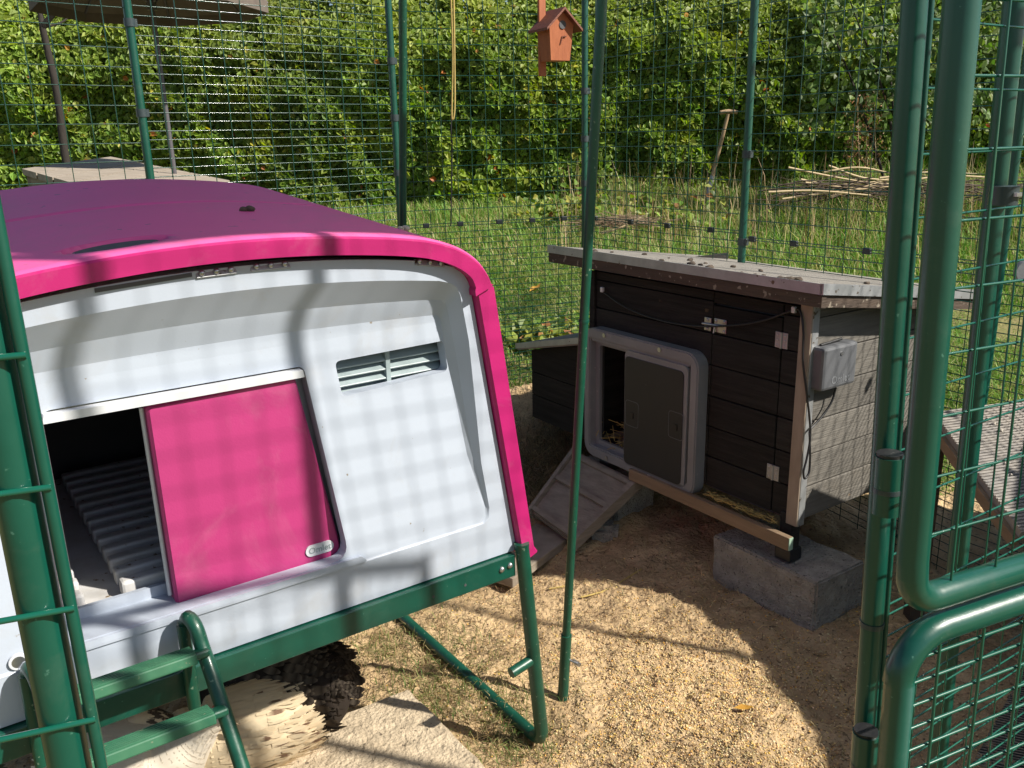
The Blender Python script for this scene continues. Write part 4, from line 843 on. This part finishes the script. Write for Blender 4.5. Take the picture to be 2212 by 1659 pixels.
# ---------------------------------------------------------------- foliage helpers
def leaves(name, C, Nn, length, width, tint, mat='leaf', parent=None, fold=.28):
    """C centres (n,3), Nn outward normals (n,3); each leaf is a folded rhombus of two triangles"""
    n = len(C); Nn = Nn / np.linalg.norm(Nn, axis=1, keepdims=True)
    rnd = rng.normal(size=(n, 3)); rnd[:, 2] -= .7; T = rnd - (rnd * Nn).sum(1, keepdims=True) * Nn; T /= np.linalg.norm(T, axis=1, keepdims=True); B = np.cross(Nn, T)
    L = length[:, None]; Wd = width[:, None]
    v0 = C - T * L * .5; v3 = C + T * L * .5 - Nn * L * .12; mid = C - T * L * .06
    v1 = mid + B * Wd * .5 + Nn * Wd * fold; v2 = mid - B * Wd * .5 + Nn * Wd * fold
    q1 = C + T * L * .24 + B * Wd * .36 + Nn * Wd * fold * .6; q2 = C + T * L * .24 - B * Wd * .36 + Nn * Wd * fold * .6
    V = np.stack([v0, v1, q1, v3, q2, v2], 1).reshape(-1, 3); b = np.arange(n)[:, None] * 6
    Fq = np.concatenate([b + np.array([[0, 1, 2, 3]]), b + np.array([[0, 3, 4, 5]])], 0)
    return np_mesh(name, V, Fq, mat, np.repeat(tint, 6, 0), parent)
def palette(n, cols, w, jit=.18):
    cols = np.array(cols); k = rng.choice(len(cols), n, p=np.array(w) / sum(w)); c = cols[k] * (1 + rng.normal(size=(n, 1)) * jit); return np.clip(c * (1 + rng.normal(size=(n, 3)) * .05), .004, .9)
def fbm(x, z, s, seed): return np.array([noise.noise(Vector((a * s + seed, b * s, seed))) for a, b in zip(x, z)])

# ---------------------------------------------------------------- hedge
HG_ = thing('hedge', 'tall clipped green leafy hedge across the whole background', 'hedge', (0, 8.7, .9))
def hedge_y(x): return 8.75 + .10 * np.sin(x * .9) - .018 * np.clip(x, -9, 0) ** 2 * .6
NL = 225000
hx = rng.uniform(-6.4, 6.9, NL); hz = .74 + rng.random(NL) ** .95 * 2.31
cl = fbm(hx, hz, 1.3, 3.1) * .15 + fbm(hx, hz, 3.6, 8.2) * .14
hd = rng.exponential(.13, NL); top = 2.93 + fbm(hx, hx * 0, .8, 5.5) * .16
ok = (hz < top + .10 * rng.normal(size=NL)) & (hd < .75); hx, hz, cl, hd, top = hx[ok], hz[ok], cl[ok], hd[ok], top[ok]; n = len(hx)
lean = np.clip((hz - 2.15) / .8, 0, 1) ** 2 * .55
hy = hedge_y(hx) - cl + hd + lean
C = np.stack([hx, hy, hz], 1); Nn = np.stack([rng.normal(size=n) * .55, -1 + rng.normal(size=n) * .45, .55 + rng.normal(size=n) * .5 + lean * 2], 1)
tint = palette(n, [(.150, .235, .032), (.20, .295, .045), (.095, .170, .028), (.28, .345, .06), (.42, .38, .06), (.40, .13, .04)], [40, 30, 22, 8, .9, .5])
sunlit_top = np.clip((hz - 1.9) / 1.0, 0, 1)[:, None]; tint = tint * (1 - sunlit_top * .5) + np.array([[.34, .39, .085]]) * sunlit_top * .5  # upper leaves tinted paler to paint sunlight on the hedge top
hs_ = rng.gamma(9, .0062, n).clip(.024, .092); pat = fbm(hx, hz, .7, 12.0)[:, None]; tint = tint * (1 + pat * .45) * np.array([[1.0, 1.0, 1.0]]); yel = np.clip(fbm(hx, hz, 2.3, 31.0) - .1, 0, .5)[:, None]; tint = tint + yel * np.array([[.16, .12, .0]])
leaves('foliage', C - np.array([[0, 8.7, .9]]), Nn, hs_, hs_ * rng.uniform(.55, .8, n), tint, parent=HG_)['kind'] = 'stuff'
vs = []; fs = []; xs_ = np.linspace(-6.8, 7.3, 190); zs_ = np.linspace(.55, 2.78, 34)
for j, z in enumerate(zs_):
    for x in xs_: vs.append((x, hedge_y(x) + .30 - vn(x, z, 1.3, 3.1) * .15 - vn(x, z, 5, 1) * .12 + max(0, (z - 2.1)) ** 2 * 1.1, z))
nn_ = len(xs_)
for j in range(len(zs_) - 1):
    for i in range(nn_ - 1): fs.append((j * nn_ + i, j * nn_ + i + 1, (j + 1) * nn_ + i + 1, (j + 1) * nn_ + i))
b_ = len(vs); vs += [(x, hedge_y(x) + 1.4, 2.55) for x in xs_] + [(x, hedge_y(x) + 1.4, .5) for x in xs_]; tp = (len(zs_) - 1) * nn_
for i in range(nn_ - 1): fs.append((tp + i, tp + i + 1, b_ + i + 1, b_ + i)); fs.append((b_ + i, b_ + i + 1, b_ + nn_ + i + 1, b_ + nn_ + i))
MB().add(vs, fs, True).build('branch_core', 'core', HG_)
# a pale-leaved sapling before the hedge at the right
sb = at(1945, 430, 7.35); sb.z = float(hgt(sb.x, sb.y)); SP = thing('pale_sapling', 'pale leaved young poplar before the hedge behind the door post', 'tree', sb)
for k in range(5):
    e_ = at(1760 + 60 * k + random.uniform(-20, 20), random.uniform(-60, 60), 7.5 + random.uniform(-.3, .3)); MB().tube(spline([sb, sb.lerp(e_, .45) + Vector((random.uniform(-.1, .1), 0, .1)), e_], 10), [.016 - .0013 * i for i in range(10)], 6).build('stem', 'bark', SP)
n = 2400; u = rng.uniform(1735, 2215, n); v = rng.beta(1.2, 1.6, n) * 380 - 70; d = rng.uniform(7.0, 7.9, n); C = np.array([tuple(at(a, b, c) - sb) for a, b, c in zip(u, v, d)])
Nn = np.stack([rng.normal(size=n) * .8 + .3, -1 + rng.normal(size=n) * .6, .3 + rng.normal(size=n) * .7], 1)
leaves('crown', C, Nn, rng.uniform(.045, .075, n), rng.uniform(.04, .062, n), palette(n, [(.10, .17, .035), (.15, .22, .055), (.22, .28, .12), (.07, .12, .03)], [4, 3, 1.3, 3]), parent=SP, fold=.12)['kind'] = 'stuff'

# ---------------------------------------------------------------- grass
def blades(name, X, Y, Z, h, w, bend, tint, parent=None, base=(0, 0, 0)):
    n = len(X); a = rng.uniform(0, 6.283, n); ca, sa = np.cos(a), np.sin(a); B = np.stack([X, Y, Z], 1) - np.array([base])
    side = np.stack([-sa, ca, 0 * a], 1) * (w[:, None] * .5); dr = np.stack([ca, sa, 0 * a], 1); up = np.array([[0, 0, 1.0]])
    m1 = B + up * (h * .55)[:, None] + dr * (h * bend * .28)[:, None]; tp = B + up * (h * (1 - bend * .35))[:, None] + dr * (h * bend)[:, None]
    V = np.stack([B - side, B + side, m1 + side * .8, m1 - side * .8, tp + side * .15, tp - side * .15], 1).reshape(-1, 3); b = np.arange(n)[:, None] * 6
    Fq = np.concatenate([b + np.array([[0, 1, 2, 3]]), b + np.array([[3, 2, 4, 5]])], 0)
    return np_mesh(name, V, Fq, 'blade', np.repeat(tint, 6, 0), parent)
def outside(X, Y, m=0.0):
    o1 = (DL.x * (Y - P2.y) - DL.y * (X - P2.x)) > m; o2 = (DR.x * (Y - P3.y) - DR.y * (X - P3.x)) > m; return o1 | o2
def patch(n, y0, y1, x0=-.30, x1=.80, power=1.0):
    Y = y0 + (y1 - y0) * rng.random(n) ** power; X = Y * rng.uniform(x0, x1, n); k = outside(X, Y, .02) & (Y > 3.22); return X[k], Y[k]
GREENS = [(.115, .25, .045), (.165, .31, .055), (.25, .345, .075), (.42, .38, .16), (.53, .46, .25)]
X, Y = patch(170000, 2.2, 6.2); n = len(X); pt = fbm(X, Y, 1.1, 2.0); wts = np.clip(.5 + pt * 1.2, 0, 1)
t1, t2 = palette(n, GREENS, [40, 38, 20, 7, 2]), palette(n, GREENS, [16, 20, 24, 24, 12]); tint = np.where((rng.random(n) < wts * .62)[:, None], t2, t1)
tag(blades('lawn_grass', X, Y, hgt(X, Y) - .015, rng.uniform(.025, .085, n) * (1 + np.clip(pt * 1.4, -.5, .9)), rng.uniform(.003, .006, n), rng.uniform(.3, 1.3, n), tint), 'short sunlit lawn grass outside the fence', 'grass', kind='stuff')
X, Y = patch(52000, 5.2, 8.75, -.30, .74); n = len(X); cl = fbm(X, Y, .9, 7.7); hh = rng.uniform(.10, .34, n) * np.clip((Y - 4.6) / 2.4, .25, 1.0) * np.where(X / Y < .10, .55, 1.15) * np.clip(1 + cl * .9, .4, 1.6)
tag(blades('rough_grass', X, Y, hgt(X, Y) - .015, hh, rng.uniform(.004, .009, n), rng.uniform(.2, 1.2, n), palette(n, GREENS, [24, 28, 20, 16, 9])), 'long rough grass with dry blades along the hedge foot', 'grass', kind='stuff')
X, Y = patch(900, 6.0, 8.6, .06, .66); n = len(X); tag(blades('dry_stalks', X, Y, hgt(X, Y), rng.uniform(.25, .62, n), rng.uniform(.004, .008, n), rng.uniform(.02, .35, n), palette(n, [(.42, .33, .18), (.50, .41, .24), (.33, .22, .11)], [4, 3, 2])), 'tall straw coloured dry grass stalks before the hedge', 'grass', kind='stuff')
# seeding weeds with brown plumes before the hedge (right)
for k, (px, py0, py1) in enumerate(((1852, 205, 420), (1888, 190, 430), (1838, 280, 430), (1870, 250, 440))):
    tp, bs = at(px, py0, 7.2 + .1 * k), at(px + 6, py1, 7.2 + .1 * k); WD = thing('seeding_dock', 'brown seeding weed stalk before the hedge left of the door post', 'weed', bs, 0, 'brown seeding weeds'); MB().tube([bs, tp], [.004, .002], 5).build('stalk', 'twig', WD)
    n = 120; t = rng.random(n) ** .8; Cc = np.array([tuple(bs.lerp(tp, .35 + .65 * a) - bs) for a in t]) + rng.normal(size=(n, 3)) * np.array([[.045, .045, .02]]); leaves('seed_plume', Cc, rng.normal(size=(n, 3)), rng.uniform(.02, .05, n), rng.uniform(.006, .016, n), palette(n, [(.36, .22, .11), (.45, .31, .17), (.25, .13, .07)], [3, 3, 2]), parent=WD)['kind'] = 'stuff'
# broad-leaved weeds
for k, (px, py, Yd, sp, lab) in enumerate(((1345, 500, 4.9, .22, 'yellow green broad leaved weed patch above the timber roof'), (1180, 505, 4.75, .16, 'yellow green weed clump on the lawn right of pink lid'), (1420, 395, 7.3, .30, 'pale green nettles at the foot of the hedge left of spade'), (1250, 390, 7.6, .26, 'nettle clump at hedge foot behind far corner post'))):
    c = at(px, py, Yd); c.z = float(hgt(c.x, c.y)); WD = thing('broad_leaved_weed', lab, 'weed', c); n = 150 if k < 2 else 420; Cc = rng.normal(size=(n, 3)) * np.array([[sp, sp * .8, .03 if k < 2 else .13]]); Cc[:, 2] = np.abs(Cc[:, 2]) + .05
    Nn = rng.normal(size=(n, 3)) * .5 + np.array([[.2, -.4, 1.0]]); leaves('leaf_cluster', Cc, Nn, rng.uniform(.05, .085, n), rng.uniform(.04, .07, n), palette(n, [(.20, .26, .045), (.13, .21, .035), (.33, .33, .06), (.34, .16, .06)], [5, 4, 2, .5]), parent=WD, fold=.15)['kind'] = 'stuff'
# spade left standing by the hedge
sa_, sb_ = at(1532, 408, 8.1), at(1573, 246, 8.1); SPD = thing('garden_spade', 'wooden handled spade standing in the rough grass before the hedge', 'spade', sa_); dsp = (sb_ - sa_).normalized(); MB().tube([sa_ - dsp * .05, sa_.lerp(sb_, .55), sb_], [.021, .018, .016], 9).build('shaft', 'spade', SPD); MB().tube([sb_ + Vector((-.075, 0, .012)), sb_ + Vector((0, 0, .022)), sb_ + Vector((.082, 0, .012))], .019, 9).build('handle', 'spade', SPD)
MB().tube([sa_ - dsp * .16, sa_ + dsp * .12], .024, 9).build('socket', 'alu', SPD); MB().add([sa_ - dsp * .14 + Vector((-.09, 0, 0)), sa_ - dsp * .14 + Vector((.09, 0, 0)), sa_ - dsp * .42 + Vector((.075, 0, 0)), sa_ - dsp * .42 + Vector((-.075, 0, 0))], [(0, 1, 2, 3)]).build('blade', 'alu', SPD)
# pile of cut branches
for k, pts in enumerate((((1703, 362), (1790, 380), (1880, 395), (1965, 398)), ((1730, 388), (1830, 405), (1960, 396)), ((1740, 395), (1850, 398), (2000, 372)), ((1795, 425), (1880, 400), (1975, 365)), ((1690, 430), (1800, 415), (1960, 400)), ((1790, 358), (1870, 385), (1990, 392)), ((1780, 372), (1860, 362), (1960, 384)), ((1900, 385), (2010, 372), (2110, 376)), ((1930, 396), (2050, 380), (2190, 388)), ((1660, 415), (1760, 412), (1880, 422)), ((1300, 505), (1345, 490), (1385, 470)))):
    Yd = 7.0 - .06 * k if k < 10 else 5.0; P_ = spline([at(a, b, Yd) for a, b in pts], 12); o = MB().tube(P_, [(.009 - .0003 * i) * (1 + .12 * math.sin(i * 2.3 + k)) for i in range(12)] if k < 10 else .006, 7).build('cut_branch', 'twig')
    tag(o, 'pale peeled branch in the brushwood pile before the hedge' if k < 10 else 'thin dry stick lying across the lawn above timber roof', 'branch', 'branches in the brushwood pile' if k < 10 else None)
mb = MB()
for k in range(260):
    c = at(random.uniform(1690, 2240), random.gauss(412, 12), random.uniform(6.6, 7.5)); a = random.uniform(-.5, .5); d = Vector((math.cos(a), random.uniform(-.5, .5), random.uniform(-.35, .35))) * random.uniform(.08, .28); mb.tube([c - d, c + d * .2 + Vector((0, 0, .01)), c + d], random.uniform(.002, .006), 3, False)
tag(mb.build('brushwood', 'woodr'), 'heap of thin brown brushwood under the pale branches', 'brushwood', kind='stuff')
mb = MB()
for k in range(380):
    c = at(random.gauss(1330, 40), random.gauss(478, 7), random.uniform(4.9, 5.4)); a = random.uniform(0, 6.28); d = Vector((math.cos(a), math.sin(a), random.uniform(-.2, .3))) * random.uniform(.02, .07); mb.tube([c - d, c + d], .0018, 3, False)
tag(mb.build('mown_hay', 'pine'), 'brown heap of old mown grass on the lawn', 'hay', kind='stuff')

# ---------------------------------------------------------------- litter on the sand
def ellipsoids(name, C, R, tint):
    n = len(C); base = np.array([[1, 0, 0], [-1, 0, 0], [0, 1, 0], [0, -1, 0], [0, 0, 1], [0, 0, -1]], float); a = rng.uniform(0, 6.283, n); ca, sa = np.cos(a), np.sin(a)
    V = base[None] * R[:, None, :]; x = V[..., 0] * ca[:, None] - V[..., 1] * sa[:, None]; y = V[..., 0] * sa[:, None] + V[..., 1] * ca[:, None]; V = np.stack([x, y, V[..., 2]], -1) + C[:, None, :]
    f = np.array([[0, 2, 4], [2, 1, 4], [1, 3, 4], [3, 0, 4], [2, 0, 5], [1, 2, 5], [3, 1, 5], [0, 3, 5]]); Fq = (np.arange(n)[:, None, None] * 6 + f[None]).reshape(-1, 3); return np_mesh(name, V.reshape(-1, 3), Fq, 'tint', np.repeat(tint, 6, 0), smooth=True)
X = np.concatenate([rng.normal(.46, .26, 13000), rng.uniform(-.25, 1.2, 5000), rng.normal(.75, .3, 5000)]); Y = np.concatenate([rng.normal(1.98, .24, 13000), rng.uniform(1.55, 2.9, 5000), rng.normal(1.75, .22, 5000)])
k = np.array([inside_run(a, b) and b > 1.3 and (vn(a, b, 4.5, 6) > -.12 or random.random() < .35) for a, b in zip(X, Y)]); X, Y = X[k], Y[k]; Z = np.array([sandz(a, b) for a, b in zip(X, Y)]); n = len(X); R_ = rng.uniform(.0016, .0037, n)[:, None] * np.array([[1.25, .95, .75]]) * (1 + rng.normal(size=(n, 3)) * .15)
tag(ellipsoids('scattered_grain', np.stack([X, Y, Z + .0008], 1), R_, palette(n, [(.60, .42, .18), (.64, .51, .30), (.50, .34, .15), (.68, .40, .09), (.34, .23, .12), (.14, .10, .065)], [6, 6, 5, 1.6, 3, 2])), 'golden corn and wheat grain scattered over the sand', 'grain', kind='stuff')
X = rng.uniform(-1.2, 1.2, 6500); Y = rng.uniform(1.5, 3.6, 6500); k = np.array([inside_run(a, b) for a, b in zip(X, Y)]); X, Y = X[k], Y[k]; n = len(X); Z = np.array([sandz(a, b) for a, b in zip(X, Y)])
tag(blades('straw_litter', X, Y, Z + .001, rng.uniform(.008, .028, n), rng.uniform(.0015, .003, n), rng.uniform(1.5, 3, n), palette(n, [(.38, .28, .15), (.26, .18, .10), (.13, .09, .055), (.52, .41, .22)], [3, 3, 1.4, 3])), 'fine straw and dry bits trodden into the sand', 'litter', kind='stuff')
# little turf left under the plastic house
cs = [(-.16, 2.16, .13), (-.30, 2.25, .12), (-.05, 1.98, .08), (-.42, 2.33, .10), (-.02, 1.86, .06), (-.25, 2.05, .07)]; X = np.concatenate([rng.normal(c[0], c[2], 420) for c in cs]); Y = np.concatenate([rng.normal(c[1], c[2] * .8, 420) for c in cs]); n = len(X); Z = np.array([sandz(a, b) for a, b in zip(X, Y)])
tag(blades('worn_turf', X, Y, Z - .002, rng.uniform(.012, .042, n), rng.uniform(.0016, .003, n), rng.uniform(.4, 1.6, n), palette(n, [(.10, .16, .04), (.17, .20, .06), (.36, .29, .14), (.24, .19, .09)], [3, 3, 4, 3])), 'worn turf tufts beside the green skid', 'grass', kind='stuff')
X = np.concatenate([rng.normal(.12, .16, 2600), rng.normal(.30, .2, 1500)]); Y = np.concatenate([rng.normal(3.45, .16, 2600), rng.normal(3.75, .15, 1500)]); n = len(X); Z = np.array([float(hgt(a, b)) for a, b in zip(X, Y)])
tag(blades('trodden_hay', X, Y, Z + .005, rng.uniform(.03, .10, n), rng.uniform(.002, .004, n), rng.uniform(.9, 2.2, n), palette(n, [(.22, .17, .09), (.13, .10, .05), (.33, .26, .14)], [3, 3, 2])), 'brown hay lying under the nest box', 'hay', kind='stuff')
def straw(label, pts, r=.0028):
    P_ = [at_z(a, b, .012) for a, b in pts]; o = MB().tube(spline(P_, 8), r, 5).build('straw_stalk', 'rope'); tag(o, label, 'straw')
straw('longest straw stalk lying half in sun left of the concrete block', ((1255, 1290), (1310, 1275), (1355, 1248), (1398, 1222)), .0036)
straw('short straw lying in shade left of the concrete block', ((1382, 1188), (1410, 1190), (1437, 1186)), .003); straw('straw stub standing toward the camera near the leaning pole', ((1292, 1230), (1296, 1196)), .003)
straw('yellow straw by the end of the green rail', ((1186, 1272), (1222, 1266)), .003); straw('yellow straw on the sand right of plank left of pole', ((968, 1329), (1000, 1327)), .0028)
def leaf_obj(label, c, L_, w, a, mat='yleaf', up=.006):
    d = Vector((math.cos(a), math.sin(a), 0)); s_ = Vector((-d.y, d.x, 0)); P_ = []
    o = MB().add([c - d * L_ / 2, c - d * L_ * .1 + s_ * w / 2 + Zv * up, c + d * L_ * .25 + s_ * w * .35 + Zv * up, c + d * L_ / 2 + Zv * up * 2, c + d * L_ * .25 - s_ * w * .35 + Zv * up, c - d * L_ * .1 - s_ * w / 2 + Zv * up, c + Zv * .001], [(0, 6, 1), (1, 6, 2), (2, 6, 3), (3, 6, 4), (4, 6, 5), (5, 6, 0)], True).build('fallen_leaf', mat); tag(o, label, 'leaf')
leaf_obj('yellow leaf on the grain in the shade', at_z(1606, 1531, .018), .05, .024, -.2); leaf_obj('yellow leaf on the lawn beside the timber roof', at(1156, 628, 4.5), .07, .05, .5, up=.02)
lf = W(.585, -.80, 1.343 + .06 + .006); leaf_obj('curled orange leaf lying on the pink lid', at(262, 400, lf.y + .1), .11, .02, 2.6, up=.004)
for lab, px, py, r_, mt in (('pale lump of dropping on the lid near its right end', 876, 497, .014, 'stone'), ('dark dried dropping on the pink lid beside the groove', 540, 456, .012, 'dark')):
    s_ = None
    best = None
    for yy in np.linspace(0, -.95, 300):
        s1, z1 = EL(px, py, yy); zl = float(np.interp(s1, [p.x for p in prof], [p.y for p in prof])) + .075 * -yy
        if best is None or abs(z1 - zl) < best[0]: best = (abs(z1 - zl), s1, yy, zl)
    c = W(best[1], best[2], best[3] + r_ * .3); mb = MB(); mb.ball(c, (r_, r_ * .8, r_ * .7), 9, 6, .15); mb.ball(c + dS * r_ * 1.2, (r_ * .8, r_ * .7, r_ * .6), 8, 5, .15); tag(mb.build('dropping', mt), lab, 'dropping')

# ---------------------------------------------------------------- hens resting under and before the house
def hen(label, c, head, size, body_c, fleck_c, fleck_p, bars=False, neck_c=None, head_turn=0.0, nfe=620, neckdrop=0.0, fluffy=True):
    ca, sa = math.cos(head), math.sin(head); hd_ = Vector((ca, sa, 0)); sd = Vector((-sa, ca, 0))
    t = thing('hen', label, 'hen', (c[0], c[1], float(sandz(c[0], c[1]) - .0)))
    base = Vector((c[0], c[1], sandz(c[0], c[1])))
    sp = [(-.215, .190, .012, .020), (-.185, .178, .040, .050), (-.130, .150, .078, .082), (-.06, .120, .100, .098), (.02, .110, .104, .098), (.085, .118, .090, .094), (.130, .150, .062, .068), (.158, .195 - neckdrop * .4, .042, .046), (.178, .240 - neckdrop * .7, .033, .036), (.196, .272 - neckdrop, .030, .033), (.222, .276 - neckdrop, .022, .024), (.240, .268 - neckdrop, .008, .009)]
    if fluffy: sp[:5] = [(-.208, .140, .006, .008), (-.194, .138, .066, .075), (-.140, .125, .100, .108), (-.07, .122, .114, .114), (.02, .116, .112, .108)]
    cen = spline([Vector((x, 0, z)) for x, z, _, _ in sp], 40); rw = spline([Vector((a, b, 0)) for _, _, a, b in sp], 40); nu = 18; ring_v = []; norms = []
    def place(p):
        x, y = p.x, p.y
        if x > .12 and head_turn: 
            k = min(1, (x - .12) / .08) * head_turn; y += math.sin(k) * (x - .12) * 1.3; x -= (1 - math.cos(k)) * (x - .12)
        return base + (hd_ * x + sd * y + Zv * p.z) * size
    V = []; Cc = []; 
    for i, (p, r_) in enumerate(zip(cen, rw)):
        tg_ = (cen[min(i + 1, 39)] - cen[max(i - 1, 0)]).normalized(); u_ = Vector((0, 1, 0)); w_ = tg_.cross(u_).normalized() * -1
        for k in range(nu):
            an = 2 * math.pi * k / nu; q = p + u_ * (r_.x * math.cos(an)) + w_ * (r_.y * math.sin(an)); q.z = max(q.z, .004); V.append(place(q))
    fs = [(i * nu + k, i * nu + (k + 1) % nu, (i + 1) * nu + (k + 1) % nu, (i + 1) * nu + k) for i in range(39) for k in range(nu)]
    fs += [tuple(range(nu)), tuple(range(39 * nu, 40 * nu))]
    mb = MB().add(V, fs, True); ob = mb.build('body', 'plume', t); me = ob.data; at_ = me.attributes.new('tint', 'FLOAT_COLOR', 'POINT')
    colr = np.ones((len(V), 4), np.float32)
    for i in range(40):
        cc = neck_c if (neck_c and 26 <= i <= 31) else body_c
        colr[i * nu:(i + 1) * nu, :3] = np.array(cc) * (.8 if bars else 1.0)
    at_.data.foreach_set('color', colr.ravel())
    # feathers lying back along the body
    FV = []; FT = []; Ff = []
    for _ in range(nfe):
        i = int(rng.uniform(1, 34)); an = rng.uniform(-.95, math.pi + .95); p, r_ = cen[i], rw[i]
        tg_ = (cen[min(i + 1, 39)] - cen[max(i - 1, 0)]).normalized(); u_ = Vector((0, 1, 0)); w_ = tg_.cross(u_).normalized() * -1
        if w_.z < 0: w_ = -w_
        nrm = (u_ * math.cos(an) / max(r_.x, .01) + w_ * math.sin(an) / max(r_.y, .01)).normalized(); q = p + u_ * (r_.x * math.cos(an)) + w_ * (r_.y * math.sin(an)); q.z = max(q.z, .006)
        L_ = (rng.uniform(.034, .055) if bars else rng.uniform(.028, .050)) * (.6 if i > 25 else (.45 if i < 5 else 1)); wd = L_ * (rng.uniform(.34, .48) if bars else rng.uniform(.16, .30)); back = (-tg_ + nrm * (rng.uniform(-.02, .04) if bars else rng.uniform(-.03, .02)) + u_ * rng.normal() * .12).normalized(); sdv = nrm.cross(back).normalized()
        neck = neck_c is not None and 25 <= i <= 32; cb2 = np.array(neck_c if (neck and rng.random() < .7) else body_c) * rng.uniform(.92, 1.08); tipc = np.array(fleck_c) if rng.random() < fleck_p else cb2
        n0 = len(FV)
        for tt, ww in ((0, .5), (.4, 1.0), (.75, .85), (1.0, .25)):
            for sg in (-1, 1):
                FV.append(place(q + back * (L_ * tt) + sdv * (sg * wd * .5 * ww) + nrm * ((.0012 + .0014 * math.sin(tt * 3.0)) if bars else (.0009 + .0006 * tt))))
                if bars: FT.append(np.array(fleck_c) if tt in (.4, 1.0) else cb2)
                else: FT.append(tipc if (.3 < tt < .9) else cb2)
        for a in range(3): Ff.append((n0 + a * 2, n0 + a * 2 + 1, n0 + a * 2 + 3, n0 + a * 2 + 2))
    inv = ROOT[t.name].inverted(); FVn = np.array([tuple(inv @ v) for v in FV]); o = np_mesh('feathers', FVn, np.array(Ff), 'plume', np.clip(np.array(FT), .004, .95), t, smooth=True); o['kind'] = 'stuff'
    hp = cen[35]; mb = MB()
    for k, (dx, dz_, r_) in enumerate(((-.012, .034, .007), (-.002, .040, .008), (.010, .036, .007), (.020, .029, .005))): mb.ball(place(hp + Vector((dx, 0, dz_))), (.004 * size, r_ * size, r_ * size * 1.3), 8, 6)
    mb.build('comb', 'skin', t); tipb = place(cen[39] + Vector((.022, 0, -.008))); MB().tube([place(cen[38]), place(cen[39]), tipb], [.010 * size, .007 * size, .0012], 8).build('beak', 'horn', t)
    for sg in (-1, 1): MB().ball(place(hp + Vector((.010, sg * .024, .010))), .0048 * size, 8, 6).build('eye', 'black', t); MB().ball(place(hp + Vector((.016, sg * .012, -.030))), (.006 * size, .005 * size, .014 * size), 8, 6).build('wattle', 'skin', t)
    return t
CREAM = (.68, .56, .38); WHITE = (.66, .60, .50); DARKB = (.030, .022, .017)
hen('cream hen with dark flecks resting below the green rail', (-.705, 1.800), math.atan2(-.32, -.85), .98, CREAM, (.20, .125, .08), .055, neck_c=(.10, .075, .055), nfe=2100, neckdrop=.07)
hen('white hen with feathered head behind the ladder treads', (-.905, 1.70), math.atan2(.05, .9), .95, WHITE, (.50, .43, .33), .05, neck_c=(.60, .55, .47), nfe=1900, neckdrop=.05)
hen('dark barred hen sitting under the plastic house', (-.675, 1.960), math.atan2(.25, -.9), 1.10, DARKB, (.13, .105, .08), .3, bars=True, nfe=1300, neckdrop=.04)
